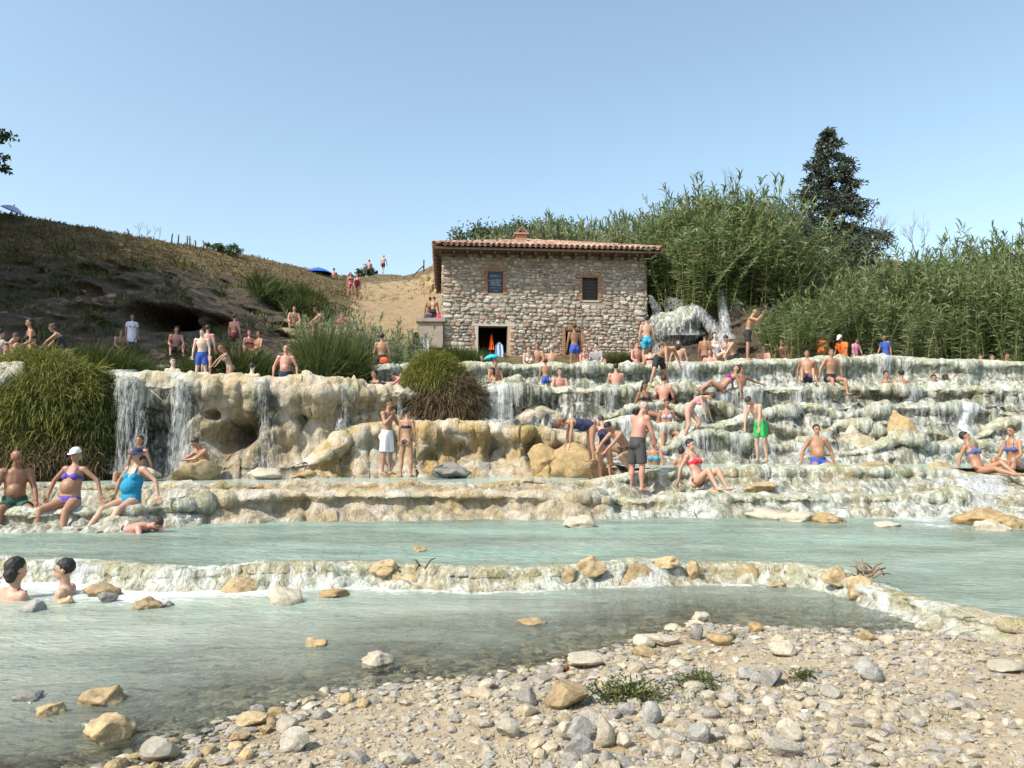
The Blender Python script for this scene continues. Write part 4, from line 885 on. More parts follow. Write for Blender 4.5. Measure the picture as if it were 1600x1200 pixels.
for i in range(4):
    b = W(955+i*10, 580, 29.6); tuft(TG, (b.x, 29.6, 4.2), RNG.uniform(.5, .75), 'rush tuft at the foot of the mill near its right corner', 'rushes at the right corner of the mill', 'rush_tuft', 'rushes')
# hanging grass on the left cliff, and the bush in the middle
def hanging(c, rx, ry, rz, n, label, seed, m, name, L, skirt, mm):
    """a rounded mound whose grass hangs down its face"""
    rg = np.random.default_rng(seed); o = tag(empty(name, c), label, 'hanging grass')
    v = unit(rg.normal(size=(n*3, 3))); v = v[(v[:, 1] < .35)][:n]; v[:, 2] = np.abs(v[:, 2])*1.0 - (rg.random(len(v)) < skirt)*rg.uniform(.2, 1.3, len(v))
    v = v/np.maximum(1, np.linalg.norm(v, axis=1))[:, None]
    P = v*np.array([rx, ry, rz]); P = P*(1+.26*fbm(P*1.5+seed, 4))[:, None]
    D = v*.7+rg.normal(size=v.shape)*.6+np.array([0, 0, .35])
    V, F = blades(P, D, L*rg.uniform(.5, 1.3, len(P)), .015*rg.uniform(.6, 1.4, len(P)), rg.uniform(1.0, 3.6, len(P)), 4, rg)
    q = link('foliage', mesh('foliage', V, F, m, False), o)
    b = MB(); b.ell((0, .12*ry, -.12*rz), ((rx*.93, 0, 0), (0, ry*.9, 0), (0, 0, rz*.93)), 40, 24); W_ = np.array(b.v); W_ *= (1+.12*fbm(W_*1.6+3, 3))[:, None]; b.v = [tuple(x) for x in W_]; b.obj('mound', mm, o)
    return o
M_MOUND = plain('mossy_earth', (.055, .06, .022), .95, .5, 4, .8); M_EARTH = plain('dark_root_earth', (.075, .055, .03), .95, .5, 4, .8)
c = W(60, 650, 18.2); hanging((c.x-.2, 18.5, 2.05), 2.0, 1.25, 1.55, 20000, 'big mound of bright green grass hanging over the left cliff', 5, M_MOSSG, 'hanging_grass', .42, .45, M_MOUND)
c = W(150, 680, 18.2); hanging((c.x-.1, 18.35, 1.75), .75, .7, 1.3, 6000, 'narrow curtain of grass hanging beside the broad left waterfall', 6, M_GRASS, 'hanging_grass', .4, .6, M_MOUND)
c = W(45, 715, 18.); hanging((c.x, 18.2, 1.15), 1.9, 1.05, .75, 9000, 'dark brown dead strands hanging under the big mound of green grass', 15, M_ROOT, 'root_curtain', .5, .9, M_EARTH)
c = W(690, 590, 22.); hanging((c.x-.12, 21.7, 3.05), .80, .75, .85, 15000, 'dark green grassy bush growing on the cliff below the mill', 7, M_MOSSG, 'hanging_grass', .36, .1, M_MOUND)
c = W(700, 630, 21.8); hanging((c.x-.02, 21.5, 2.55), 1.12, .75, .85, 12000, 'brown curtain of dead roots hanging under the grassy bush', 8, M_ROOT, 'root_curtain', .5, .85, M_EARTH)
c = W(1092, 478, 31.6); hanging((c.x, 31.9, c.z+.35), .55, .6, .7, 2600, 'pale curtain of dead reed roots hanging beside the tall waterfall', 9, M_DRYG, 'root_curtain', .7, .9, M_EARTH)
# hill grass: too many to count
def hill_scatter(n, sel, kind, s0, s1, name, label):
    V_, F_, off = [], [], 0; rg = np.random.default_rng(len(label)); k = 0
    while k < n:
        i = int(rg.integers(60, 690)); px = HT[i]; u = rg.uniform(0, 4.05)
        if not sel(px, u, rg): continue
        p = HP[i, min(149, int(np.interp(u, HU, np.arange(150))))]; r = rg.uniform(.6, 1.5)
        nb = 6; a = rg.uniform(0, 6.28, nb); B = p+np.stack([np.cos(a)*.12*r, np.sin(a)*.12*r, 0*a-.03], 1); D = np.stack([np.cos(a)*.5, np.sin(a)*.5, 0*a+1], 1)+rg.normal(size=(nb, 3))*.25
        V, F = blades(B, D, rg.uniform(s0, s1, nb)*r, .045, .8, 2, rg); V_.append(V); F_ += [[j+off for j in f] for f in F]; off += len(V); k += 1
    tag(link(name, mesh(name, np.concatenate(V_), F_, kind, False)), label, kind='stuff')
hill_scatter(8500, lambda px, u, rg: (px < 565 and u > 2.2 and rg.random() < min(1, (u-2)/1.2)) or (560 < px < 700 and u > 2.6 and rg.random() < .25), M_DRYG, .05, .17, 'dry_grass', 'short dry yellow grass covering the hillside')
hill_scatter(1300, lambda px, u, rg: px < 560 and u < 3.2 and rg.random() < .5*(math.sin(px*.05)*math.sin(u*5+px*.02) > .2), M_GRASS, .16, .4, 'green_scrub', 'dark green scrub patches on the shaded rock face')
hill_scatter(1300, lambda px, u, rg: 405 < px < 505 and abs(u-(1.75+(505-px)*.006)) < .38, M_GRASS, .4, .9, 'bramble', 'band of dark green brambles across the hillside')
# hedge and posts on the skyline
for i in range(3):
    p = W(335+i*15, 394+i*2, 49.); tree((p.x, p.y, p.z-.4), .95, (.55, .5, .42), 'low dark bush on the skyline above the rock face' if i < 2 else 'smallest dark bush at the right end of the skyline bushes', 60+i, 700, .12, clumps=14, name='bush', group='dark bushes on the skyline' if i < 2 else None)
for i, (px, py, h) in enumerate(((268, 376, .45), (278, 379, .5), (292, 382, .55), (296, 383, .6), (305, 385, .4), (318, 388, .5), (200, 366, .35))):
    q = MB(); q.tube([(0, 0, -.4), (.02, 0, h*.5), (.05-.02*i, 0, h)], [.05, .045, .04], 6); q.tube([(0, 0, h*.6), (.1, 0, h*.62)], .012, 4)
    tag(link('fence_post', q.mesh('fence_post', M_BARK), None, W(px, py, 47.)), 'weathered wooden fence post on the skyline of the left hill', 'fence post', 'fence posts along the left skyline')
for i, (px, py) in enumerate(((216, 366), (224, 368), (232, 368))): twigs(W(px, py+4, 44.), .9, 2, ('leftmost', 'middle', 'rightmost')[i]+' of the three bare twiggy shrubs on the left skyline', 70+i, 'dry_shrub', .5, 'shrub')
for i, (px, py, s) in enumerate(((562, 432, .5), (570, 430, .8), (583, 432, .6), (545, 437, .5))):
    p = W(px, py, 67.); tree((p.x, p.y, p.z-.3), 1.5*s, (.8*s, .6*s, .6*s), ['small dark shrub left of the hilltop walkers', 'spiky shrub behind the seated hilltop walker', 'shrub between the two hilltop walkers', 'smallest shrub left on the sandy crest'][i], 80+i, 500, .16, clumps=12, name='bush')
q = empty('wooden_railing', W(662, 430, 60)); tag(q, 'broken wooden railing on the crest left of the mill roof', 'railing')
a = MB(); a.tube([(0, 0, -.5), (0, 0, 1.25)], .06, 6); a.obj('post', M_BARK, q); a = MB(); a.tube([(-.95, 0, -.15), (0, -.08, .75)], .05, 6); a.obj('rail', M_BARK, q)
for i, (px, py, s, lb) in enumerate(((672, 440, .5, 'leftmost pale block of the rubble bank left of the mill'), (680, 436, .55, 'upper pale block of the rubble bank left of the mill'), (686, 446, .5, 'lowest pale block of the rubble bank left of the mill'), (664, 436, .4, 'small tan block at the end of the rubble bank'))): pass
# ------------------------------------------------------------------ rocks, stones, small things
def rock_v(seed, sub=2, cuts=9, noise=.12, lo=.55, hi=.9):
    rg = np.random.default_rng(seed); b = bmesh.new(); bmesh.ops.create_icosphere(b, subdivisions=sub, radius=1); v = np.array([x.co for x in b.verts]); f = [[q.index for q in p.verts] for p in b.faces]; b.free()
    for _ in range(cuts):
        n = unit(rg.normal(size=3)); d = rg.uniform(lo, hi); e = v@n-d; v = v-np.maximum(0, e)[:, None]*n
    v = v*(1+noise*fbm(v*1.3+seed*3.7, 3))[:, None]
    m = np.abs(v).max(0); return v/m*.5, f
def boulder(px, py, Y, w, h, m, label, seed, dep=1., z=None, name='boulder', rz=None, group=None, sub=4, noise=.30, cuts=12, parent=None):
    """rock seen at (px, py = its foot) w x h pixels large"""
    v, f = rock_v(seed, sub, cuts, noise); s = Y/1200; p = W(px, py, Y); hh = h*s/.56
    v = v*np.array([w*s*1.1, w*s*dep*.9, hh]); v = v + w*s*(.05*fbm(v/(w*s)*4.5+seed, 4)-.07*np.abs(fbm(v/(w*s)*3.1+seed*1.7, 3))-.06*(worley(v/(w*s)*4.2+seed)-.5))[:, None]*unit(v)
    o = link(name, mesh(name, v, f, m, True), None, (p.x, p.y+w*s*dep*.3, (p.z if z is None else z)+hh*.06), (0, 0, 0))
    return tag(o, label, 'rock', group)
def onw(px, py, z):   # depth of a pixel lying on level z
    return WZ(px, py, z).y
M_TANW = M_TAN
# on the weir and in the two front pools
for i, (px, py, w, h, m, lb, dp) in enumerate((
    (925, 894, 46, 24, M_TAN, 'tan rock on the weir left of the long ochre rock', 1.),
    (1003, 909, 78, 26, M_TAN, 'long ochre rock dripping on the front face of the weir', .7),
    (925, 909, 40, 14, M_TAN, 'small flat tan rock at the foot of the weir', 1.),
    (890, 912, 34, 22, M_TAN, 'mossy tan rock on the weir with algae dripping down', 1.),
    (1045, 882, 44, 12, M_TAN, 'flat ochre rock along the top of the weir', 1.),
    (1086, 896, 22, 20, M_TAN, 'small upright brown rock on the weir crest', 1.),
    (1182, 906, 46, 26, M_TAN, 'pointed tan rock on the weir above the foaming spill', 1.),
    (1214, 917, 30, 9, M_TAN, 'thin wet rock just below the spill of the weir', .8),
    (1312, 909, 42, 22, M_TAN, 'ochre rock built into the weir left of the driftwood', 1.),
    (1347, 925, 44, 26, M_TAN, 'tan rock under the driftwood bundle on the weir', 1.),
    (634, 924, 78, 36, M_TAN, 'large sloping tan rock at the break in the weir', 1.),
    (598, 892, 40, 18, M_TAN, 'mossy rock on the weir behind the sloping tan rock', 1.),
    (655, 862, 22, 9, M_TAN, 'small pale rock tip sticking out of the main pool', 1.),
    (368, 925, 56, 20, M_TAN, 'low brown rock with a dark top in the foaming left water', 1.),
    (438, 944, 62, 24, M_PALE, 'pale pointed rock in the water below the left weir', 1.),
    (520, 934, 44, 12, M_TAN, 'flat submerged looking tan rock left of the weir break', 1.),
    (234, 913, 54, 32, M_TAN, 'big dark topped rock on the left weir right of the dark haired bathers', 1.),
    (212, 921, 36, 12, M_PALE, 'low white rock in front of the big dark topped rock', 1.),
    (150, 932, 62, 18, M_TAN, 'long low brown rock in front of the bathing boy', 1.),
    (162, 942, 32, 16, M_GREYR, 'round grey rock in front of the long low brown rock', 1.),
    (225, 953, 44, 18, M_TAN, 'tan rock standing alone below the left weir', 1.),
    (258, 948, 20, 8, M_GREYR, 'little grey rock beside the lone tan rock', 1.),
    (98, 944, 28, 12, M_TAN, 'small tan rock left of the round grey rock', 1.),
    (45, 957, 36, 18, M_GREYR, 'grey pointed rock at the far left of the stream', 1.),
    (588, 1039, 50, 18, M_PALE, 'pale rounded rock standing in the stream off the beach', 1.),
    (488, 1010, 40, 11, M_TAN, 'flat tan rock tip in the middle of the stream', .7),
    (152, 1103, 76, 24, M_TAN, 'wide low tan rock in the shallow water at the left', 1.),
    (68, 1121, 46, 22, M_TAN, 'small tan rock left of the wide low rock', 1.),
    (158, 1160, 84, 34, M_TAN, 'large rough tan rock in the shallows near the lower left corner', 1.),
    (36, 1096, 46, 12, M_GREYR, 'flat dark grey rock at the left edge of the shallows', 1.),
    (832, 975, 44, 8, M_TAN, 'barely emerging brown rock in the clear stream right of centre', 1.),
    (1098, 973, 32, 15, M_PALE, 'bright white pebble stone lying at the water edge', 1.),
    (1055, 985, 30, 9, M_WETST, 'dark wet stone in the water left of the white stone', 1.))):
    on_weir = i < 12 and i != 2 and i != 7
    y0 = float(np.interp(px, [q[0] for q in WL], [q[4] for q in WL]))-.02 if on_weir else onw(px, py, .2 if i == 12 else NZ)
    boulder(px, py, y0, w, h, m, lb, 300+i, dp)
# along the main pool and under the cliffs
for px, py, Y, w, h, m, lb in (
    (905, 824, None, 46, 18, M_PALE, 'pale pinkish rock in the main pool in front of the ledge'),
    (1212, 812, None, 84, 16, M_PALE, 'longest pale rock of the rock bar in the main pool'),
    (1258, 815, None, 62, 15, M_PALE, 'cream rock in the middle of the rock bar in the main pool'),
    (1290, 817, None, 46, 15, M_TAN, 'tan rock near the right end of the rock bar'),
    (1165, 806, None, 60, 14, M_TAN, 'ochre rock at the left end of the long rock bar'),
    (1310, 818, None, 36, 14, M_TAN, 'dark ended rock at the right end of the long rock bar'),
    (1390, 823, None, 44, 7, M_PALE, 'flat white rock barely above the turquoise water'),
    (1566, 822, None, 108, 26, M_TAN, 'big ochre rock in the main pool at the right edge'),
    (1558, 829, None, 58, 17, M_PALE, 'white crusted rock in front of the big ochre rock'),
    (1592, 826, None, 40, 24, M_TAN, 'ochre rock cut off by the right edge of the picture'),
    (300, 745, 17.6, 74, 30, M_TAN, 'pyramid shaped tan rock in front of the crouching man'),
    (415, 744, 18.0, 62, 16, M_PALE, 'flat cream rock under the left cliff'),
    (478, 744, 18.6, 50, 12, M_TAN, 'low tan rock at the foot of the left cliff'),
    (225, 742, 17.3, 44, 12, M_PALE, 'wet pale rock under the broad left waterfall'),
    (700, 743, 18.6, 66, 20, M_GREYR, 'smooth grey rock right of the woman in the dark bikini'),
    (440, 812, None, 70, 24, M_PALE, 'grey white rock at the foot of the lower ledge'),
    (1190, 765, 15.6, 50, 12, M_TAN, 'small ochre rock on the shelf beside the woman in red'),
    (1125, 795, 14.9, 58, 34, M_TAN, 'rounded brown rock in the lower ledge below the woman in red')):
    boulder(px, py, Y or onw(px, py, .2), w, h, m, lb, int(px*7+py), 1.)
boulder(855, 722, 19.2, 56, 36, M_TAN, 'block of ochre travertine beside the bending red haired woman', 900); boulder(905, 735, 18.9, 90, 44, M_TAN, 'big rounded ochre block under the bending red haired woman', 901, .9)
boulder(1418, 712, 20.0, 52, 72, M_TAN, 'mossy ochre boulder standing out of the right hand cascade', 902, 1.); boulder(1350, 690, 20.2, 60, 30, M_TRAV, 'grey green rounded boulder left of the ochre boulder in the cascade', 903, 1.); boulder(1480, 745, 16.6, 60, 24, M_TAN, 'row end of ochre rock in the right rim left of the white rush', 904, .8)
boulder(1390, 742, 16.4, 90, 22, M_TAN, 'ochre stained rock in the rim of the middle pool', 906, .6); boulder(1250, 795, 15.0, 80, 20, M_TRAV, 'round pale lump in the right part of the lower ledge', 907, .8)
boulder(840, 668, 21.3, 90, 38, M_TRAV, 'rounded wet travertine lump under the dark waterfall wall', 908, .9)
r2_ = boulder(1066, 577, 30.9, 92, 74, M_TRAV, 'rock coloured dark for the shaded hollow under the rounded white rock right of the mill', 912, 1.0); r_ = boulder(1062, 517, 30.5, 92, 52, M_TRAV, 'big rounded travertine rock with white water right of the mill', 905, 1.0, noise=.5); boulder(1150, 490, 31.6, 30, 32, M_PALE, 'white crusted rock right of the tall narrow waterfall', 910, 1.)
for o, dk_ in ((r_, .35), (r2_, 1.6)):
    n = len(o.data.vertices); a = o.data.attributes.new('wet', 'FLOAT', 'POINT'); a.data.foreach_set('value', [1.]*n); a = o.data.attributes.new('dark', 'FLOAT', 'POINT'); zz_ = np.array([q.co.z for q in o.data.vertices]); zz_ /= np.abs(zz_).max(); a.data.foreach_set('value', dk_+.9*sstep(.6, .0, zz_+.35*fbm(np.array([q.co for q in o.data.vertices])*1.2, 3))); a = o.data.attributes.new('v', 'FLOAT', 'POINT'); a.data.foreach_set('value', [.3]*n)  # darker towards the foot: wet rock, with the hollow's shade painted in
for px, py, Y, w, h, lb in ((672, 452, 48, 20, 18, 'leftmost pale block of the rubble bank left of the mill'), (681, 440, 50, 22, 20, 'upper pale block of the rubble bank left of the mill'), (687, 455, 47, 22, 16, 'lowest pale block of the rubble bank left of the mill'), (664, 438, 52, 18, 12, 'small tan block at the end of the rubble bank')):
    boulder(px, py, Y, w, h, M_TAN, lb, px)

# the pebble beach
rb = np.random.default_rng(55)
PK = [rock_v(700+i, 2, int(rb.integers(6, 12)), .10, .5, .9) for i in range(16)]
HAND = [  # px, py(foot), w, h, material, label
    (886, 1108, 72, 36, M_TAN, 'big flat tan boulder half buried left of the bushy weed'),
    (1012, 1108-96, 44, 22, M_PALE, 'long pale rounded stone lying at the water line'),
    (1036, 1012, 60, 18, M_PALE, 'pale stone joined to the long rounded stone at the water line'),
    (914, 1044, 62, 18, M_PALE, 'flat sandy stone at the water line beside the rusty piece'),
    (1092, 1000, 26, 24, M_GREYR, 'upright grey brown stone at the edge of the stream'),
    (1128, 1008, 40, 18, M_TAN, 'ochre stone cluster piece right of the upright stone'),
    (1168, 1064, 26, 20, M_GREYR, 'leftmost of the three round grey stones in a row'),
    (1186, 1068, 24, 20, M_GREYR, 'middle of the three round grey stones in a row'),
    (1208, 1072, 38, 26, M_GREYR, 'rightmost and largest of the three round grey stones in a row'),
    (1018, 1132, 34, 30, M_GREYR, 'angular pale grey stone with a flat lit face'),
    (982, 1118, 30, 22, M_GREYR, 'dark grey stone in front of the bushy weed'),
    (905, 1180, 46, 30, M_GREYR, 'largest front stone of the grey heap at the bottom'),
    (905, 1160, 42, 34, M_GREYR, 'rounded grey stone on top of the grey heap at the bottom'),
    (944, 1168, 36, 46, M_STONE, 'tall tan grey stone at the right of the grey heap'),
    (884, 1158, 26, 26, M_PALE, 'pale speckled stone at the left of the grey heap'),
    (974, 1170, 26, 22, M_PALE, 'small cream stone right of the grey heap'),
    (1096, 1162, 36, 28, M_GREYR, 'brown grey wedge stone left of the green grass patch'),
    (1236, 1160, 40, 32, M_PALE, 'bright white peaked stone standing near the bottom'),
    (1228, 1185, 56, 28, M_STONE, 'flat leaning slab in front of the white peaked stone'),
    (1363, 1066, 50, 30, M_GREYR, 'big grey weathered stone right of the middle of the beach'),
    (1228, 1026, 46, 24, M_PALE, 'pale boulder among wet stones at the back of the beach'),
    (822, 1104, 34, 28, M_STONE, 'round tan grey stone left of the flat boulder'),
    (760, 1078, 30, 16, M_PALE, 'pale stone near the water left of the flat boulder'),
    (795, 1155, 40, 28, M_STONE, 'smooth cream stone below the flat boulder'),
    (458, 1178, 46, 34, M_STONE, 'big tan cobble in the lower left heap'),
    (242, 1194, 60, 34, M_WETST, 'dark brown boulder at the lower left waterline'),
    (445, 1146, 36, 20, M_STONE, 'light cobble on top of the lower left heap'),
    (375, 1160, 34, 18, M_TAN, 'tan cobble at the left of the lower left heap'),
    (1578, 1052, 54, 16, M_WETST, 'flat dark stone at the right edge of the beach')]
placed = []
def beach_at(px, py):
    z = .12
    for _ in range(6): p = WZ(px, py, z); z = gz1(p.x, p.y)
    return p
for i, (px, py, w, h, m, lb) in enumerate(HAND):
    p = beach_at(px, py); s = p.y/1200; v, f = rock_v(1200+i, 3, 9, .10, .5, .85); hh = h*s/.8
    o = link('stone', mesh('stone', v*np.array([w*s, w*s*.85, hh]), f, m, False), None, (p.x, p.y+w*s*.25, gz1(p.x, p.y+w*s*.2)+hh*.32), (0, 0, rb.normal()*.2))
    tag(o, lb, 'stone', 'larger stones on the beach'); placed.append((p.x, p.y+w*s*.25, w*s*.5))
def beach_density(x, y, s):
    t = fbm(np.stack([x*.9, y*.9, 3.+0*x], 1), 3); a = 800+1200*x/np.maximum(y, .5)
    return np.clip(.55+1.3*t-np.maximum(0, .0025*(a-1330))*np.where(y < 5.2, 1, .4), .14, 1)
cand = []
NC = 52000; cy_ = rb.uniform(3.2, 8.2, NC); cx_ = rb.uniform(-.85, 1.0, NC)*cy_; cs_ = shore_dist(cx_, cy_); rr_ = rb.random(NC); cd_ = beach_density(cx_, cy_, cs_); cu_ = rb.random(NC)
for k in np.nonzero((cs_ > -.12) & (cu_ < cd_))[0]:
    x, y = cx_[k], cy_[k]
    r = .012+.038*rr_[k]**2.6+(.036*rr_[k] if rb.random() < .025 else 0); cand.append((r, x, y))
cand.sort(reverse=True); keep = []
G = {}
def clash(x, y, r):
    for (a, b, c) in placed:
        if (a-x)**2+(b-y)**2 < (c+r*.8)**2: return True
    i, j = int(x/.2), int(y/.2)
    for di in (-1, 0, 1):
        for dj in (-1, 0, 1):
            for (a, b, c) in G.get((i+di, j+dj), ()):
                if (a-x)**2+(b-y)**2 < ((c+r)*.82)**2: return True
    return False
for r, x, y in cand:
    if clash(x, y, r): continue
    G.setdefault((int(x/.2), int(y/.2)), []).append((x, y, r)); keep.append((r, x, y))
keep.sort(key=lambda q: -q[0]/q[2])
PM = [mesh('stone', v*2, f, M_STONE, False) for v, f in PK]; PT = [mesh('stone', v*2, f, M_TAN, False) for v, f in PK[:6]]; PW = [mesh('stone', v*2, f, M_WETST, False) for v, f in PK[:6]]
restv, resto = MB(), 0
kz = gz([q[1] for q in keep], [q[2] for q in keep])
smallV, smallF, so_ = [], [], 0
v80 = [np.array(v)*2 for v, f in [rock_v(800+i, 1, 6, .1, .5, .85) for i in range(10)]]; f80 = rock_v(800, 1, 6)[1]
def addsmall(x, y, z, r, fl=.6, rg=rb, dst=None):
    global so_
    v = v80[int(rg.integers(10))]; a = rg.uniform(0, 6.28); c, s = math.cos(a), math.sin(a); w = v*np.array([r*rg.uniform(.9, 1.35), r*rg.uniform(.7, 1.), r*fl*rg.uniform(.7, 1.1)])
    smallV.append(np.stack([w[:, 0]*c-w[:, 1]*s+x, w[:, 0]*s+w[:, 1]*c+y, w[:, 2]+z], 1)); smallF.extend([[j+so_ for j in t] for t in f80]); so_ += len(v)
for i, ((r, x, y), z) in enumerate(zip(keep, kz)):
    if i < 270:
        wetn = shore_dist([x], [y])[0]; k = PT if wetn < .5 and rb.random() < .6 else PM
        o = link('stone', k[int(rb.integers(len(k)))], None, (x, y, z+r*.22), (rb.normal()*.15, rb.normal()*.15, rb.uniform(0, 6.28)), (r*rb.uniform(.95, 1.3), r*rb.uniform(.75, 1.), r*rb.uniform(.5, .8)))
        tag(o, 'tan angular stone among the wet stones near the water line' if k is PT else 'loose weathered limestone cobble lying on the pebble beach', 'stone', 'tan stones by the water line' if k is PT else 'cobbles on the pebble beach')
    else: addsmall(x, y, z+r*.15, r)
NC = 37000; cy_ = 3.2+5*rb.random(NC)**1.6; cx_ = rb.uniform(-.85, 1.0, NC)*cy_; cs_ = shore_dist(cx_, cy_); cd_ = .4+beach_density(cx_, cy_, cs_)
for k in np.nonzero((cs_ > -.05) & (rb.random(NC) < cd_))[0]: addsmall(cx_[k], cy_[k], 0, .004+.015*rb.random()**2, .7)
n0 = len(keep)-270
xyz = [(v[:, 0].mean(), v[:, 1].mean()) for v in smallV[n0:]]; zz = gz([q[0] for q in xyz], [q[1] for q in xyz])
for v, z in zip(smallV[n0:], zz): v[:, 2] += z+.002
tag(link('pebbles', mesh('pebbles', np.concatenate(smallV), smallF, M_STONE, False)), 'countless small pebbles and gravel between the beach stones', kind='stuff')
smallV, smallF, so_ = [], [], 0
ux = []
us_ = {}; NC = 6500; cy_ = rb.uniform(3.3, 8.6, NC); cx_ = rb.uniform(-.75, .75, NC)*cy_; cs_ = shore_dist(cx_, cy_)
for k in np.nonzero((cs_ < -.02) & (cs_ > -3.2) & (rb.random(NC) > -cs_*.22))[0]: ux.append((cx_[k], cy_[k])); us_[(cx_[k], cy_[k])] = -cs_[k]
for (x, y), z in zip(ux, gz([q[0] for q in ux], [q[1] for q in ux])): addsmall(x, y, z+.01, (.03+.10*rb.random()**1.8)*min(1., .30+.9*us_[(x, y)]), .5)
tag(link('stream_bed_stones', mesh('stream_bed_stones', np.concatenate(smallV), smallF, M_WETST, False)), 'dark wet stones lying on the bed of the shallow stream', kind='stuff')
# weeds and grass on the beach
WEED = []
for i in range(3):
    rg = np.random.default_rng(40+i); n = 900; q = rg.normal(size=(n, 3))*np.array([.10, .07, .045]); q[:, 2] = np.abs(q[:, 2]); V, F = blades(q, unit(q+1e-3)*.6+rg.normal(size=(n, 3))*.5+np.array([0, 0, .4]), rg.uniform(.02, .045, n), .010, .4, 2, rg); WEED.append(mesh('foliage', V, F, M_GRASS, False))
STALK = MB(); rg = random.Random(2)
for i in range(14): a = rg.uniform(0, 6.28); STALK.tube([(0, 0, -.02), (math.cos(a)*.06, math.sin(a)*.05, .05), (math.cos(a)*.13, math.sin(a)*.09, .06+rg.uniform(0, .05))], [.003, .0025, .0015], 4)
STALKM = STALK.mesh('stem', M_CANE)
for i, (px, py, s, lb) in enumerate(((980, 1092, 1.15, 'bushy dark green weed in front of the water beside the flat boulder'), (1090, 1070, .95, 'low spreading green weed left of the three grey stones'), (1148, 998, .42, 'small green plant among wet stones at the water edge'), (1258, 1060, .55, 'thin green weed right of the three grey stones'))):
    p = beach_at(px, py); o = tag(empty('weed', p, i*1.3), lb, 'weed'); o.scale = (s, s, s*(.75 if i != 1 else .5)); link('foliage', WEED[i % 3], o); link('stem', STALKM, o)
GP = [(1130, 1168), (1160, 1150), (1185, 1140), (1205, 1152), (1105, 1175), (1150, 1165), (1175, 1128), (1140, 1125), (1248, 1065), (1270, 1056), (1160, 1098), (1260, 1086), (1345, 1080), (1360, 1088), (884, 1106), (870, 1112), (862, 1098), (770, 1150), (820, 1185), (990, 1195), (1330, 1170), (1290, 1185), (1440, 1130), (1110, 1112), (1085, 1112), (1540, 1032), (1525, 1028)]
for px, py in GP:
    for k in range(6):
        p = beach_at(px+rb.normal()*15, py+rb.normal()*6); tuft(TS, p, rb.uniform(.9, 1.7), 'small green grass tuft sprouting between the beach stones', 'grass tufts on the beach')
# driftwood on the weir, sticks
def sticks(px, py, z, n, L, label, seed, m=M_BARK, spread=1.):
    rg = random.Random(seed); p = WZ(px, py, z); o = tag(empty('driftwood', p), label, 'driftwood')
    for i in range(n):
        a = rg.uniform(-.4, 3.5); q = MB(); d = Vector((math.cos(a), math.sin(a)*.4, rg.uniform(-.15, .9))).normalized(); l = L*rg.uniform(.5, 1.1); b = Vector((rg.gauss(0, .07), rg.gauss(0, .05), rg.uniform(0, .08)))*spread
        q.tube([b, b+d*l*.5+Vector((0, 0, .03)), b+d*l], [.011, .009, .004], 5); q.obj('stick', m, o)
M_REDDRY = plain('dry_reddish_reed', (.20, .135, .085), .9, .3); M_PALEW = plain('bleached_wood', (.42, .36, .27), .9, .2)
sticks(1362, 905, .26, 15, .19, 'bundle of dry reddish driftwood caught on the bend of the weir', 1, M_REDDRY)
sticks(638, 895, .24, 4, .2, 'few short dark sticks on top of the sloping tan rock', 2); sticks(580, 912, .05, 5, .22, 'dead branch standing in the water left of the sloping tan rock', 3, M_PALEW)
sticks(1560, 1000, .06, 6, .4, 'bleached reeds washed up at the right end of the beach', 4, M_PALEW); sticks(335, 585, 3.4, 1, .1, 'short stick lying on the cliff rim', 5)
sticks(258, 632, W(258, 632, 18.1).z, 2, .7, 'pale branch sticking out of the cliff between the two waterfalls', 6, M_PALEW, .4)
p = beach_at(884, 1050); b, f = rock_v(77, 2, 8); tag(link('rusty_scrap', mesh('rusty_scrap', b*np.array([.05, .05, .07]), f, plain('rust', (.22, .055, .02), .9, .3, 30), False), None, p+Vector((0, 0, .02))), 'reddish brown rusty scrap at the water line', 'scrap')
for px, py, c, lb, k in ((1013, 1150, (.62, .66, .75), 'crumpled blue and white wrapper among the beach stones', 5), (1259, 1115, (.8, .8, .8), 'tiny white scrap of paper on the beach', 8)):
    p = beach_at(px, py); v, f = rock_v(30+k, 2, 12, .5); q = link('litter', mesh('litter', v*np.array([.05, .035, .02]), f, plain('wrapper', c, .5, .15, 40), False), None, p+Vector((0, 0, .015))); tag(q, lb, 'wrapper')
# cloth hung in the mill doorway, hats, umbrellas, bags, towels
def cloth(name, V, m, label, cat):
    """sheet with folds and thickness: V = [(x, z, half width)] from the top"""
    o = tag(empty(name, V[0][3]), label, cat); q = MB(); n = 12; rows = len(V)
    P = []
    for (x, z, hw, _) in V:
        for j in range(n): s = 2*j/(n-1)-1; P.append((x+s*hw, .05*math.sin(s*7+z*3)-.03*(1-s*s), z))
    for j in range(n*rows): x, y, z = P[j]; P.append((x, y+.012, z))
    F = [(r*n+j, r*n+j+1, (r+1)*n+j+1, (r+1)*n+j) for r in range(rows-1) for j in range(n-1)]; N_ = n*rows
    F += [tuple(reversed([i+N_ for i in f])) for f in F]
    e = [j for j in range(n)]+[r*n+n-1 for r in range(1, rows)]+[N_-n+j for j in range(n-2, -1, -1)]+[r*n for r in range(rows-2, 0, -1)]
    F += [(e[i], e[(i+1) % len(e)], e[(i+1) % len(e)]+N_, e[i]+N_) for i in range(len(e))]
    q.add(P, F); q.obj('fabric', m, o); h = MB(); h.tube([(0, .05, .03), (0, .02, .06), (0, -.01, .02)], .008, 5); h.obj('hook', M_IRON, o); return o
M_ORANGE = plain('orange_cloth', (.75, .13, .02), .8, .1, 8); M_LBLUE = plain('light_blue_cloth', (.42, .55, .72), .8, .1, 8)
def yd(px, py, Y): return W(px, py, Y)
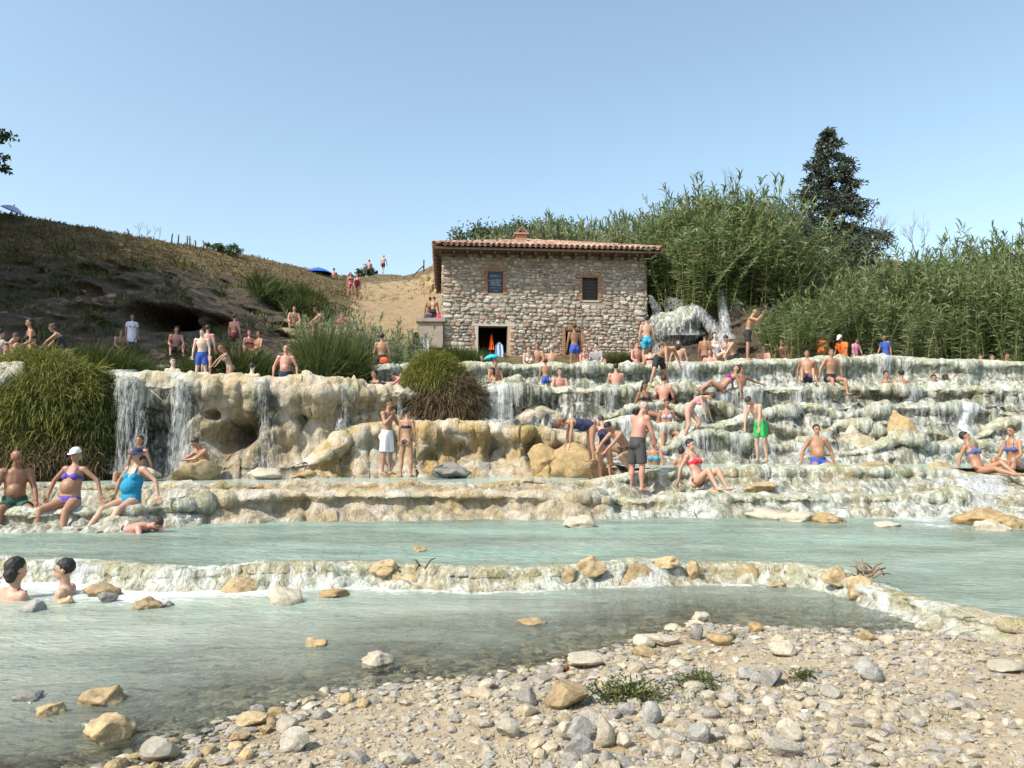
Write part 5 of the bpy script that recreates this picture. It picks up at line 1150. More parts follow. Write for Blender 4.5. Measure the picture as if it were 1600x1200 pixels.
cloth('hanging_cloth', [(0, 0, .03, yd(768, 523, 31.0)), (0, -.25, .06, 0), (0, -.5, .10, 0), (0, -.62, .11, 0)], M_ORANGE, 'bright orange cloth hanging in the mill doorway', 'cloth')
cloth('hanging_shirt', [(0, 0, .04, yd(780, 535, 30.9)), (0, -.12, .15, 0), (0, -.4, .17, 0), (0, -.85, .16, 0), (0, -1., .14, 0)], M_LBLUE, 'pale blue shirt hanging at the right side of the mill doorway', 'shirt')
def parasol(loc, r, h, c, label, tilt=(0, 0, 0), pole=1.6, name='beach_umbrella'):
    o = tag(empty(name, loc), label, 'umbrella'); o.rotation_euler = tilt; q = MB(); n = 8; V = [(0, 0, h)]
    for ring in range(1, 6):
        t = ring/5
        for j in range(n*3): a = 2*math.pi*j/(n*3); rr = r*t*(1-.035*t*(1-math.cos(8*a))); V.append((rr*math.cos(a), rr*math.sin(a), h*math.cos(t*1.45)**.8))
    m = n*3; F = [(0, 1+j, 1+(j+1) % m) for j in range(m)]+[(1+k*m+j, 1+(k+1)*m+j, 1+(k+1)*m+(j+1) % m, 1+k*m+(j+1) % m) for k in range(4) for j in range(m)]
    q.add(V, F); q.obj('canopy', plain('umbrella_fabric_'+name, c, .7, .08), o)
    p = MB(); p.tube([(0, 0, h*.95), (0, 0, -pole)], .018, 6); p.obj('pole', M_IRON, o); k = MB(); k.ell((0, 0, h+.04), ((.03, 0, 0), (0, .03, 0), (0, 0, .06)), 6, 5); k.obj('finial', M_IRON, o); return o
parasol(W(497, 429, 56.5), 1.05, .5, (.02, .10, .55), 'blue beach umbrella on the crest of the left hill', pole=.9)
parasol(W(18, 331, 38.2), .55, .32, (.45, .47, .72), 'pale lilac umbrella lying on the skyline at the far left', (0, .35, 0), .3)
parasol(W(768, 561, 26.6), .30, .17, (.02, .36, .50), 'small turquoise sunshade above the bathers in front of the mill doorway', (0, -.2, 0), .5)
def bag(px, py, Y, s, c, label, name='bag', sh=(1, .6, .8)):
    o = tag(empty(name, W(px, py, Y)), label, 'bag' if 'bag' in name else 'towel'); v, f = rock_v(int(px), 3, 5, .18, .7, .95); m = plain(name+'_fabric', c, .8, .15, 12)
    link('body', mesh('body', v*np.array(sh)*s+np.array([0, 0, sh[2]*s*.42]), f, m), o)
    if name == 'bag': h = MB(); h.tube([(-.25*s, 0, sh[2]*s*.8), (-.12*s, 0, sh[2]*s*1.15), (.12*s, 0, sh[2]*s*1.15), (.25*s, 0, sh[2]*s*.8)], .02*s+.006, 6); h.obj('handle', m, o)
    return o
bag(687, 502, 33.6, .42, (.62, .03, .12), 'crimson bag resting on the ledge left of the mill'); bag(460, 507, 37., .55, (.03, .07, .35), 'navy blue bag on the shaded sand under the hill'); bag(442, 507, 37., .6, (.02, .05, .06), 'black bag left of the navy blue bag on the sand'); bag(535, 506, 38., .45, (.55, .1, .2), 'pink bag on the sandy ledge left of the path'); bag(541, 549, 27.4, .28, (.05, .35, .6), 'bright blue bag among the reeds behind the cliff pool')
bag(600, 569, 24.9, .32, (.75, .12, .03), 'orange towel bundle on the rim below the man in dark shorts', 'towel_bundle'); bag(325, 545, 27.3, .5, (.03, .16, .16), 'teal towel heap behind the boy in blue shorts', 'towel_bundle')
q = MB(); q.box((-.55, -.4, 0), (.45, .4, 1.05)); q.box((-.65, -.5, 1.052), (.55, .5, 1.2)); p = W(676, 545, 31.2); o = tag(q.obj('stone_plinth', M_MORTAR, None, False), 'dark low stone plinth against the left corner of the mill', 'wall'); o.location = p
tw = cloth('hanging_towel', [(0, 0, .12, W(664, 526, 30.6)), (0, -.15, .17, 0), (0, -.4, .18, 0), (0, -.7, .16, 0)], plain('grey_towel', (.5, .5, .5), .9, .15, 10), 'grey white towel draped beside the plinth left of the mill', 'towel')
tw = cloth('hanging_towel', [(0, 0, .08, W(650, 520, 30.8)), (0, -.2, .13, 0), (0, -.5, .13, 0), (0, -.8, .12, 0)], plain('black_towel', (.03, .03, .035), .9, .15, 10), 'black cloth hanging left of the grey white towel', 'towel')
# ------------------------------------------------------------------ people
SK = {'fair': (.47, .285, .20), 'pink': (.48, .235, .175), 'tan': (.36, .19, .115), 'brown': (.26, .125, .07), 'dark': (.075, .038, .024), 'pale': (.58, .41, .32)}
def skin_mat(k, c):
    n = N('skin_'+k); o = n.objc(); q = n.noise(o, 5, 4, .6)
    col = n.mix(n.rng(q, .35, .65), tuple(x*.86 for x in c), tuple(min(1, x*1.08) for x in c))
    return n.done(n.bsdf(col, .5, n.bump(n.noise(o, 40, 3), .12, .01), **{'Subsurface Weight': .06, 'Subsurface Radius': (.05, .02, .01)}))
M_SKIN = {k: skin_mat(k, c) for k, c in SK.items()}
M_EYE = plain('dark_features', (.03, .02, .018), .5, .1); M_LIP = plain('lips', (.42, .16, .13), .5, .1)
HC_ = {'black': (.012, .010, .009), 'brown': (.045, .025, .014), 'red': (.16, .035, .012), 'fairhair': (.24, .15, .06), 'ginger': (.26, .11, .03), 'grey': (.33, .31, .29)}
M_HAIR = {k: plain('hair_'+k, c, .6, .35, 14, .5) for k, c in HC_.items()}
CC = {'black': (.014, .014, .017), 'navy': (.018, .024, .07), 'blue': (.03, .08, .36), 'teal': (.01, .22, .38), 'turq': (.02, .30, .45), 'green': (.03, .36, .09), 'dkgreen': (.02, .08, .055), 'white': (.74, .74, .78), 'red': (.62, .02, .05), 'purple': (.09, .06, .33), 'dkblue': (.06, .10, .26), 'orange': (.80, .17, .03), 'grey': (.25, .25, .26), 'pinkc': (.65, .25, .38), 'maroon': (.16, .02, .03), 'charcoal': (.045, .045, .045), 'lilac': (.62, .62, .75), 'violet': (.25, .02, .2), 'stripe': (.35, .32, .4)}
_cm = {}
def M_CLOTH(k):
    if k not in _cm: _cm[k] = plain('swimwear_'+k, CC[k], .8, .14, 9, .25)
    return _cm[k]
def vec(d, sg): return Vector((sg*d[1], -d[0], d[2])).normalized()
POSES = {  # directions are (forward, outward, up); T torso, H head, UL LL upper / lower leg, UA LA upper / lower arm (L = person's left), R entries override
 'stand': dict(T=(.03,0,1), H=(.05,0,1), UL=(.02,.10,-1), LL=(-.05,.03,-1), UA=(.02,.22,-1), LA=(.22,.06,-1)),
 'walk': dict(T=(.10,0,1), H=(.1,0,1), UL=(.35,.05,-1), LL=(-.12,.0,-1), UA=(-.3,.2,-1), LA=(.1,.1,-1), RUL=(-.25,.05,-1), RLL=(-.45,0,-1), RUA=(.3,.2,-1), RLA=(.5,.0,-1)),
 'handsface': dict(T=(.06,0,1), H=(.25,0,1), UL=(.02,.10,-1), LL=(-.05,.02,-1), UA=(.45,.25,-1), LA=(.75,-.3,1)),
 'lookdown': dict(T=(.22,0,1), H=(.6,0,.8), UL=(-.02,.12,-1), LL=(-.08,.03,-1), UA=(.25,.2,-1), LA=(.4,.05,-1)),
 'bendhang': dict(T=(.75,0,.75), H=(1,0,.35), UL=(.08,.10,-1), LL=(-.12,.02,-1), UA=(.2,.12,-1), LA=(.1,.02,-1)),
 'bendlow': dict(T=(1,0,.12), H=(1,0,-.35), UL=(.10,.10,-1), LL=(-.12,.02,-1), UA=(.12,.1,-1), LA=(.15,.0,-1)),
 'bendknee': dict(T=(.9,0,.45), H=(1,0,-.1), UL=(.55,.15,-.8), LL=(-.55,.0,-.85), UA=(.25,.1,-1), LA=(.3,0,-1), RUL=(.1,.1,-1), RLL=(-.4,0,-1)),
 'straddle': dict(T=(.9,0,.35), H=(1,0,-.2), UL=(.15,.55,-1), LL=(-.1,.35,-1), UA=(.3,.35,-1), LA=(.2,.1,-1)),
 'crouch': dict(T=(.75,0,.65), H=(.8,0,.5), UL=(.8,.35,-.15), LL=(-.6,.05,-.85), UA=(.75,.1,-.7), LA=(.6,-.2,-.6), RUL=(.85,.3,.25), RLL=(-.4,.05,-1)),
 'hug': dict(T=(.45,0,.85), H=(.6,0,.7), UL=(.8,.25,.45), LL=(-.25,.0,-1), UA=(.7,.1,-.5), LA=(.5,-.7,-.1)),
 'sitedge': dict(T=(-.10,0,1), H=(.05,0,1), UL=(1,.28,-.12), LL=(.18,.02,-1), UA=(-.15,.35,-1), LA=(-.05,.12,-1)),
 'prop': dict(T=(-.22,0,1), H=(.12,0,1), UL=(1,.32,-.25), LL=(.25,.04,-1), UA=(-.18,.85,-.75), LA=(.05,.35,-1)),
 'sit': dict(T=(.12,0,1), H=(.1,0,1), UL=(.9,.3,.42), LL=(.28,.02,-1), UA=(.3,.25,-1), LA=(.7,-.1,-.35)),
 'sitback': dict(T=(-.38,0,1), H=(.1,0,1), UL=(.82,.16,.62), LL=(.55,.02,-.95), UA=(-.45,.3,-1), LA=(-.15,.1,-1)),
 'sitcross': dict(T=(.15,0,1), H=(.15,0,1), UL=(.8,.75,.12), LL=(.25,-1,-.12), UA=(.25,.3,-1), LA=(.7,-.35,-.4)),
 'sitarms': dict(T=(0,0,1), H=(0,0,1), UL=(1,.25,.1), LL=(.4,.0,-1), UA=(-.05,.9,-.35), LA=(.25,.7,-.25)),
 'recline': dict(T=(-.72,0,.62), H=(-.3,0,1), UL=(.85,.12,.42), LL=(.75,.0,-.6), UA=(-.35,.25,-1), LA=(.0,.1,-1), RUL=(.95,.12,.15), RLL=(.95,.0,-.25)),
 'prone': dict(T=(1,0,.18), H=(1,0,.4), UL=(-1,.1,-.05), LL=(-1,.05,-.02), UA=(.55,.5,-.5), LA=(.8,-.3,.1)),
 'lean': dict(T=(.35,0,1), H=(.3,0,1), UL=(.2,.1,-1), LL=(-.2,.02,-1), UA=(.8,.6,-.45), LA=(.6,-.7,.0)),
 'headdown': dict(T=(.28,0,1), H=(.75,0,.65), UL=(0,.12,-1), LL=(-.06,.03,-1), UA=(.6,.35,-.25), LA=(.5,-.35,.75)),
 'reach': dict(T=(.5,0,.9), H=(.6,0,.7), UL=(.15,.1,-1), LL=(-.15,.02,-1), UA=(.7,.2,-.7), LA=(.6,.0,-.8)),
}
def evalmesh(name, v, f, vox, sm):
    me = bpy.data.meshes.new('tmp'); me.from_pydata(v, [], f); o = bpy.data.objects.new('tmp', me); COL.objects.link(o)
    r = o.modifiers.new('r', 'REMESH'); r.mode = 'VOXEL'; r.voxel_size = vox; r.use_smooth_shade = True
    if sm: s = o.modifiers.new('s', 'SMOOTH'); s.factor = .5; s.iterations = sm
    dg = bpy.context.evaluated_depsgraph_get(); ev = o.evaluated_get(dg); out = bpy.data.meshes.new_from_object(ev); out.name = name
    bpy.data.objects.remove(o); bpy.data.meshes.remove(me); return out
PEOPLE = 0; LASTKID = [None]
def person(px, py, Y, pose, face, skin, hair, wear, label, a='f', h=1.72, fem=False, fat=1., vox=None, turn=0, group=None, child=False, **ov):
    """a = 'f': (px, py) is the lowest point; 'h': the crown of the head"""
    global PEOPLE; PEOPLE += 1
    P = dict(POSES[pose]); P.update(ov); rg = random.Random(PEOPLE)
    T = vec(P['T'], 1); Hd = vec(P['H'], 1)
    lat = Vector((1, 0, 0)); pel = Vector((0, 0, 0)); T0 = (T*.55+Vector((0, 0, 1))*.45).normalized() if T.z > .2 else T
    sit = pose in ('sitedge', 'prop', 'sit', 'sitback', 'sitcross', 'sitarms', 'recline', 'hug')
    if sit: T0 = (T*.8+Vector((0, 0, 1))*.2).normalized()
    waist = pel+T0*.19; chest = waist+T*.17; shc = chest+T*.15; neck = shc+T*.055
    nk = (T*.6+Hd*.6).normalized(); headb = neck+nk*.06; hc = headb+Hd*.115
    fw = Vector((0, -1, 0)); fwd_t = (T.cross(lat)).normalized();  fwd_t = -fwd_t if fwd_t.dot(fw) < 0 and abs(T.z) > .15 else fwd_t
    if abs(T.z) <= .15 or (fwd_t.z > .6 and T.y < 0): fwd_t = fwd_t if fwd_t.z < 0 else -fwd_t
    sw = .155 if fem else .18; hw = .165 if fem else .150; f_ = fat; bulk = (.9 if fem else 1.)
    m = MB()
    def ring_tube(pts, rad, n=12): m.tube(pts, rad, n, 0, lat)
    ring_tube([pel-T0*.11, pel-T0*.06, pel+T0*.02, waist, (waist+chest)/2, chest, shc-T*.01, shc+T*.03, neck],
              [(hw*.5, .07), (hw*.9, .105*f_), (hw*f_**.6, .118*f_), (hw*.80*f_, .098*f_**1.4), (hw*.9*f_**.7, .108*f_), (sw*.93, .115*f_**.6), (sw*.92, .092), (sw*.62, .07), (.058, .055)])
    if f_ > 1.08: m.ell(waist+fwd_t*.05, (lat*hw*.85*f_**.5, T0*.15, fwd_t*.125*f_), 12, 8)
    if fem:
        for s in (-1, 1): m.ell(chest+lat*(s*.072)+fwd_t*.085-T*.005, (lat*.062, T*.062, fwd_t*.058), 8, 6)
    else: m.ell(chest+fwd_t*.055+T*.03, (lat*.135, T*.075, fwd_t*.062), 10, 6)
    for s in (-1, 1): m.ell(pel+lat*(s*.075)-fwd_t*.065-T0*.055, (lat*.085, T0*.095, fwd_t*.085*(1.1 if fem else 1.)), 10, 6)
    ring_tube([neck-T*.03, neck+nk*.03, headb+Hd*.03], [(.062, .060), (.053*bulk, .055*bulk), (.052*bulk, .056*bulk)], 10)
    # head: yawed by turn
    ty = R(turn); lx = (lat*math.cos(ty)+Hd.cross(lat)*math.sin(ty)).normalized(); ff = -(Hd.cross(lx)).normalized()
    if ff.dot(vec((1, 0, 0), 1)) < 0 and turn == 0 and Hd.z > .1: ff = -ff
    hs = 1.08 if child else 1.
    m.ell(hc+Hd*.025*hs-ff*.012, (lx*.074*hs, ff*.094*hs, Hd*.092*hs), 14, 10); m.ell(hc-Hd*.045+ff*.018, (lx*.054*hs, ff*.068*hs, Hd*.066*hs), 12, 8)
    m.tube([hc+ff*.074*hs+Hd*.015, hc+ff*.093*hs-Hd*.022, hc+ff*.082*hs-Hd*.032], [.010, .016, .012], 6)
    for s in (-1, 1): m.ell(hc+lx*(s*.076*hs)-ff*.008-Hd*.005, (lx*.012, ff*.020, Hd*.030), 6, 5)
    feet, hands, legs, low = [], [], [], []
    for s, k in ((1, ''), (-1, 'R')):
        g = lambda n: vec(P.get(k+n, P[n]), s)
        hip = pel+lat*(s*.088)-T0*.045; ul, ll = g('UL'), g('LL'); knee = hip+ul*.43; ank = knee+ll*.41; tw = (1.06 if fem else 1.)*f_**.5
        kd = (ul-ll); kd = kd.normalized() if kd.length > .05 else fw
        m.tube([hip+T0*.03, hip+ul*.06, hip+ul*.2, knee-ul*.07, knee], [.080*tw, .089*tw, .078*tw, .057*tw, .054*tw], 10)
        cb = -(kd-ll*kd.dot(ll)).normalized() if (kd-ll*kd.dot(ll)).length > .05 else Vector((0, 1, 0))
        m.tube([knee-ll*.03, knee+ll*.05, knee+ll*.13+cb*.012, knee+ll*.27+cb*.004, ank-ll*.02], [.052*tw, .053*tw, .057*tw, .040*tw, .034], 10); m.ell(knee, (Vector((.053*tw, 0, 0)), Vector((0, .056*tw, 0)), Vector((0, 0, .055*tw))), 8, 6)
        toe = (fw+lat*(s*.18)); toe = (toe-ll*toe.dot(ll)*(.55 if pose not in ('prone',) else 1)); toe = toe.normalized() if toe.length > .1 else fw
        if pose == 'prone': toe = (ll+Vector((0, 0, -.1))).normalized()
        up = (-ll-toe*(-ll).dot(toe)).normalized() if pose != 'prone' else Vector((0, 0, 1)); sd = toe.cross(up).normalized()
        m.tube([ank-toe*.045-up*.035, ank-toe*.02-up*.018, ank+toe*.06-up*.026, ank+toe*.13-up*.042, ank+toe*.175-up*.048], [(.026, .026), (.036, .040), (.040, .032), (.046, .020), (.034, .012)], 8, 0, sd)
        low.append(ank-up*.066)
        sh = shc+lat*(s*sw*1.03)-T*.015; ua, la = g('UA'), g('LA'); elb = sh+ua*.285; wr = elb+la*.245; aw = (.88 if fem else 1.05)*f_**.35
        m.ell(sh, (Vector((.066*aw, 0, 0)), Vector((0, .062*aw, 0)), Vector((0, 0, .064*aw))), 8, 6)
        m.tube([shc+lat*(s*sw*.7), sh, sh+ua*.12, elb-ua*.05, elb], [.060*aw, .058*aw, .050*aw, .041*aw, .039*aw], 8)
        m.tube([elb-la*.02, elb+la*.07, elb+la*.16, wr], [.040*aw, .041*aw, .033*aw, .025*aw], 8)
        pn = (la.cross(lat)); pn = pn.normalized() if pn.length > .1 else fw; ps = pn.cross(la).normalized()
        m.tube([wr-la*.01, wr+la*.04, wr+la*.088], [(.026, .018), (.040, .017), (.041, .014)], 8, 0, ps)
        hands.append((wr, la, ps, pn, s)); legs.append((hip, ul, knee, ll, tw))
    vox = vox or min(.022, max(.0125, Y*.0009)); sc = h/1.72
    me = evalmesh('person', m.v, m.f, vox, 2)
    n0 = len(me.polygons); b = bmesh.new(); b.from_mesh(me)
    x = MB()
    for wr, la, ps, pn, s in hands:          # four unequal bent fingers and a thumb from the side of the palm
        for i, (o_, L) in enumerate(((.030, .070), (.010, .080), (-.011, .074), (-.031, .058))):
            r0 = wr+la*.080+ps*o_; c = pn*s if False else pn
            x.tube([r0, r0+la*L*.5+c*.004+ps*o_*.12, r0+la*L*.8+c*.014+ps*o_*.16, r0+la*L*.95+c*.026+ps*o_*.16], [.0095, .009, .008, .006], 5)
        t0 = wr+la*.03+ps*(.030*s); x.tube([t0, t0+la*.03+ps*(.024*s)+pn*.008, t0+la*.062+ps*(.030*s)+pn*.016], [.012, .011, .008], 5)
    e = MB()
    for s in (-1, 1):
        e.ell(hc+lx*(s*.031*hs)+ff*.083*hs+Hd*.012, (lx*.012, ff*.007, Hd*.006), 6, 5, 1)
        e.tube([hc+lx*(s*.046*hs)+ff*.079*hs+Hd*.026, hc+lx*(s*.030*hs)+ff*.088*hs+Hd*.031, hc+lx*(s*.014*hs)+ff*.088*hs+Hd*.027], .0045, 4, 1)
    e.ell(hc+ff*.084*hs-Hd*.058, (lx*.022, ff*.006, Hd*.0065), 8, 5, 2)
    for q in (x, e):
        vs = [b.verts.new(v) for v in q.v]
        for f, mi in zip(q.f, q.mi):
            fc = b.faces.new([vs[j] for j in f]); fc.material_index = mi; fc.smooth = True
    b.to_mesh(me); b.free()
    for mm in (M_SKIN[skin], M_EYE, M_LIP): me.materials.append(mm)
    body = bpy.data.objects.new('person', me); COL.objects.link(body)
    def kid(name, mb_, mat_, v_=None, sm=1):
        o = link(name, evalmesh(name, mb_.v, mb_.f, v_ or max(.014, vox*.9), sm), body); o.data.materials.append(mat_); LASTKID[0] = o.data
    # hair and hats
    hk, *hx_ = hair.split()
    if hk in ('short', 'long', 'bun', 'bob'):
        q = MB(); q.ell(hc+Hd*.036*hs-ff*.022, (lx*.080*hs, ff*.096*hs, Hd*.089*hs), 14, 10)
        if hk != 'short': q.ell(hc-ff*.055-Hd*.03, (lx*.078, ff*.055, Hd*.10), 10, 8)
        if hk == 'long': q.tube([hc-ff*.06, hc-ff*.075-Hd*.14, neck-fwd_t*.085-T*.10, neck-fwd_t*.10-T*.22], [(.075, .045), (.085, .04), (.085, .03), (.04, .015)], 8, 0, lx)
        if hk == 'bun': q.ell(hc-ff*.11+Hd*.06, (lx*.05, ff*.05, Hd*.05), 8, 6)
        v = [Vector(p) for p in q.v]
        for i, p in enumerate(v):           # keep the face free
            d = p-hc; c = d.dot(ff); u = d.dot(Hd)
            if c > .02*hs and u < .062*hs: v[i] = p-ff*(c-.02*hs)
        q.v = [tuple(p) for p in v]; kid('hair', q, M_HAIR[hx_[0]], .011); hm = LASTKID[0]
        hv = np.array([p.co for p in hm.vertices]); hv += unit(hv-np.array(hc))*(.016*np.abs(fbm(hv*26+PEOPLE, 2))+.016*np.abs(fbm(hv*11+PEOPLE, 2))-.002)[:, None]; hm.vertices.foreach_set('co', hv.ravel()); hm.update()
    elif hk in ('cap', 'hat'):
        q = MB(); q.ell(hc+Hd*.045-ff*.012, (lx*.088, ff*.106, Hd*.085), 14, 8)
        v = [Vector(p) for p in q.v]; v = [p-Hd*((p-hc).dot(Hd)-.03) if (p-hc).dot(Hd) < .03 else p for p in v]; q.v = [tuple(p) for p in v]
        if hk == 'cap': q.tube([hc+Hd*.036+ff*.07, hc+Hd*.034+ff*.12, hc+Hd*.024+ff*.165], [(.07, .008), (.068, .008), (.04, .007)], 10, 0, lx)
        else: q.ell(hc+Hd*.034, (lx*.165, ff*.175, Hd*.012), 18, 5)
        kid('hat' if hk == 'hat' else 'cap', q, M_CLOTH(hx_[0]), .010)
        if len(hx_) > 1:
            q = MB(); q.ell(hc-ff*.045-Hd*.035, (lx*.078, ff*.058, Hd*.075), 10, 8); kid('hair', q, M_HAIR[hx_[1]], .012)
    # clothes follow the body
    for w in wear.split('+'):
        if not w: continue
        kind, col = w.split(':'); q = MB(); M = M_CLOTH(col)
        if kind in ('shorts', 'trunks', 'long'):
            L = {'shorts': .27, 'trunks': .16, 'long': .36}[kind]
            q.tube([pel-T0*.115, pel-T0*.06, pel+T0*.02, waist-T0*.075], [(hw*.7, .09), (hw*.9+.016, .12*f_), (hw*f_**.6+.014, .131*f_), (hw*.90*f_+.012, .113*f_**1.3)], 14, 0, lat)
            for s in (-1, 1): q.ell(pel+lat*(s*.075)-fwd_t*.068-T0*.055, (lat*.094, T0*.103, fwd_t*.094), 10, 6)
            for hip, ul, knee, ll, tw in legs: q.tube([hip+T0*.03, hip+ul*.06, hip+ul*L*.6, hip+ul*L], [.092*tw, .104*tw, .100*tw, (.098 if kind != 'trunks' else .092)*tw], 12)
            kid('swim_shorts', q, M)
        elif kind in ('brief', 'onepiece'):
            q.tube([pel-T0*.118, pel-T0*.07, pel+T0*.0, pel+T0*.045], [(hw*.45, .062), (hw*.93+.006, .112*f_), (hw*f_**.6+.007, .124*f_), (hw*.97*f_**.7+.006, .118*f_**1.2)], 14, 0, lat)
            for s in (-1, 1): q.ell(pel+lat*(s*.070)-fwd_t*.070-T0*.050, (lat*.086, T0*.085, fwd_t*.088), 10, 6)
            if kind == 'onepiece':
                q.tube([pel, waist, (waist+chest)/2, chest+T*.02, chest+T*.065], [(hw*f_**.6+.007, .125*f_), (hw*.80*f_+.008, .106*f_**1.4), (hw*.9*f_**.7+.007, .116*f_), (sw*.93+.006, .122), (sw*.85, .105)], 14, 0, lat)
                if f_ > 1.08: q.ell(waist+fwd_t*.05, (lat*(hw*.85*f_**.5+.008), T0*.158, fwd_t*(.125*f_+.008)), 12, 8)
                for s in (-1, 1):
                    q.ell(chest+lat*(s*.072)+fwd_t*.087-T*.005, (lat*.070, T*.070, fwd_t*.064), 8, 6); q.tube([chest+lat*(s*.085)+fwd_t*.12, shc+lat*(s*.09)+fwd_t*.07+T*.03, shc+lat*(s*.088)+T*.055, chest+lat*(s*.085)-fwd_t*.108], .012, 5)
            kid('swimsuit' if kind == 'onepiece' else 'bikini_bottom', q, M, .012)
        elif kind == 'top':
            q.tube([chest-T*.045, chest-T*.02, chest+T*.01, chest+T*.025], [(sw*.93+.004, .114), (sw*.93+.008, .122*f_**.5), (sw*.94+.008, .122*f_**.5), (sw*.93+.004, .116)], 14, 0, lat)
            for s in (-1, 1): q.ell(chest+lat*(s*.072)+fwd_t*.088-T*.005, (lat*.070, T*.066, fwd_t*.064), 8, 6); q.tube([chest+lat*(s*.085)+fwd_t*.125, shc+lat*(s*.085)+fwd_t*.07+T*.03, shc+lat*(s*.085)+T*.055, chest+lat*(s*.08)-fwd_t*.11], .010, 5)
            kid('bikini_top', q, M, .012)
        elif kind in ('shirt', 'dress'):
            pts = [pel-T0*(.03 if kind == 'shirt' else .1), waist, chest, shc-T*.01, shc+T*.035, neck]; rr = [(hw+.028, .145*f_), (hw*.92*f_+.03, .125*f_), (sw+.012, .135*f_**.6), (sw+.004, .112), (sw*.7, .088), (.07, .066)]
            if kind == 'dress': pts = [pel-T0*.52]+pts; rr = [(hw+.07, .19)]+rr
            q.tube(pts, rr, 14, 0, lat)
            for s, k in ((1, ''), (-1, 'R')):
                sh = shc+lat*(s*sw*1.03)-T*.015; ua = vec(P.get(k+'UA', P['UA']), s); q.tube([shc+lat*(s*sw*.6), sh+ua*.02, sh+ua*.17], [.07, .073, .066], 10)
            if fem: q.ell(chest+fwd_t*.075, (lat*.14, T*.07, fwd_t*.07), 10, 6)
            kid('shirt' if kind == 'shirt' else 'dress', q, M)
    allv = np.array([v.co for v in me.vertices]); zmin = allv[:, 2].min()
    anchor = Vector((0, 0, zmin)); 
    if a == 'f' and not sit and pose != 'prone': q_ = (low[0]+low[1])/2; anchor = Vector((q_.x, q_.y, zmin))
    if a == 's': anchor = pel-Vector((0, 0, .155))          # the seat rests on the surface
    if a == 'h': anchor = hc+Hd*.12
    body.scale = (sc,)*3; body.rotation_euler = (0, 0, R(face)); rot = Matrix.Rotation(R(face), 3, 'Z')
    body.location = W(px, py, Y)-rot @ (anchor*sc)
    return tag(body, label, 'person', group)
HY = hillY
# ---- bathers nearest the camera
person(30, 870, 7.65, 'sit', 150, 'fair', 'bob black', 'top:black', 'bather with thick black hair seen from behind in the foam at the left', 'h', fem=True)
person(99, 874, 7.8, 'sit', -75, 'fair', 'short black', 'trunks:navy', 'bathing boy with cropped dark hair in profile beside the black haired bather', 'h', h=1.5, child=True)
person(-14, 888, 7.7, 'sitarms', 90, 'fair', 'short brown', 'trunks:navy', 'bather cut off by the left edge with only an arm showing', 'h')
person(22, 800, 12.7, 'sitedge', 35, 'brown', 'bald', 'shorts:dkgreen', 'bald heavy man in dark green shorts sitting at the far left', 's', fat=1.25, turn=35, H=(.35,0,1), T=(.05,0,1), UA=(.2,.3,-1), LA=(.5,.1,-.8))
person(108, 795, 12.7, 'prop', -4, 'tan', 'cap white grey', 'top:purple+brief:purple', 'woman in a white cap and purple bikini propped on both arms', 's', fem=True, fat=1.12)
person(203, 795, 12.8, 'prop', -18, 'fair', 'hat navy black', 'onepiece:teal', 'woman in a dark sun hat and blue swimsuit on the lower ledge', 's', fem=True, fat=1.15, UL=(.9,.2,-.2), LL=(.75,.05,-.8), RUL=(.9,.12,-.2), RLL=(.8,-.1,-.7))
person(254, 814, 12.0, 'prone', 75, 'pink', 'short brown', 'trunks:navy', 'bather lying flat in the shallow water beside the blue swimsuit woman', 'h', h=1.5)
person(218, 680, 17.6, 'sitedge', 0, 'tan', 'bob brown', 'top:black+brief:black', 'person in a black bikini sitting in the spray under the broad waterfall', 'h', fem=True, UL=(.9,.5,.1))
person(300, 686, 17.9, 'hug', -40, 'tan', 'short brown', 'trunks:black', 'man crouched behind the pyramid rock under the white waterfall', 'h')
# ---- middle shelf
person(603, 742, 17.9, 'handsface', 60, 'tan', 'short black', 'long:white', 'standing man in white shorts holding both hands to his face', 'f', h=1.69)
person(634, 746, 17.6, 'stand', 165, 'tan', 'short black', 'top:black+brief:charcoal', 'slim woman in a dark bikini standing with her back turned', 'f', h=1.52, fem=True, fat=.92, turn=-40)
person(994, 768, 15.7, 'lookdown', 125, 'pink', 'short grey', 'long:charcoal', 'broad man in black shorts and water shoes standing with bowed head', 'f', h=1.78, fat=1.18, turn=-30)
person(1092, 762, 15.6, 'sitback', 40, 'fair', 'short black', 'top:red+brief:maroon', 'woman in a bright red bikini top leaning back with knees up', 's', fem=True)
person(926, 722, 18.2, 'bendlow', -80, 'tan', 'bob red', 'onepiece:navy', 'red haired woman in a dark swimsuit bending over with hanging arms', 'f', h=1.66, fem=True, fat=1.1)
person(972, 742, 17.3, 'crouch', -60, 'tan', 'short black', 'trunks:charcoal', 'dark haired man crouching behind the broad man in black shorts', 'f')
person(938, 652, 18.9, 'reach', 190, 'pink', 'short brown', 'onepiece:navy', 'person half hidden behind the bending red haired woman', 'h', h=1.6, fem=True)
person(1021, 683, 18.6, 'sit', -15, 'tan', 'short brown', 'top:turq+brief:turq', 'woman in a bright blue bikini sitting in the middle pool', 'h', fem=True)
person(1063, 698, 18.2, 'sit', 200, 'tan', 'short black', 'trunks:navy', 'bather with only a dark haired head and back above the middle pool', 'h')
person(1077, 689, 18.8, 'sit', 20, 'fair', 'short brown', 'trunks:black', 'small bather facing out next to the dark haired back in the middle pool', 'h', h=1.5)
person(1191, 722, 18.3, 'headdown', -60, 'fair', 'short brown', 'shorts:green', 'man in bright green shorts standing bent in the cascade', 'f', h=1.62, T=(.55,0,1), UA=(.25,.15,-1), LA=(.15,0,-1), H=(.95,0,.3))
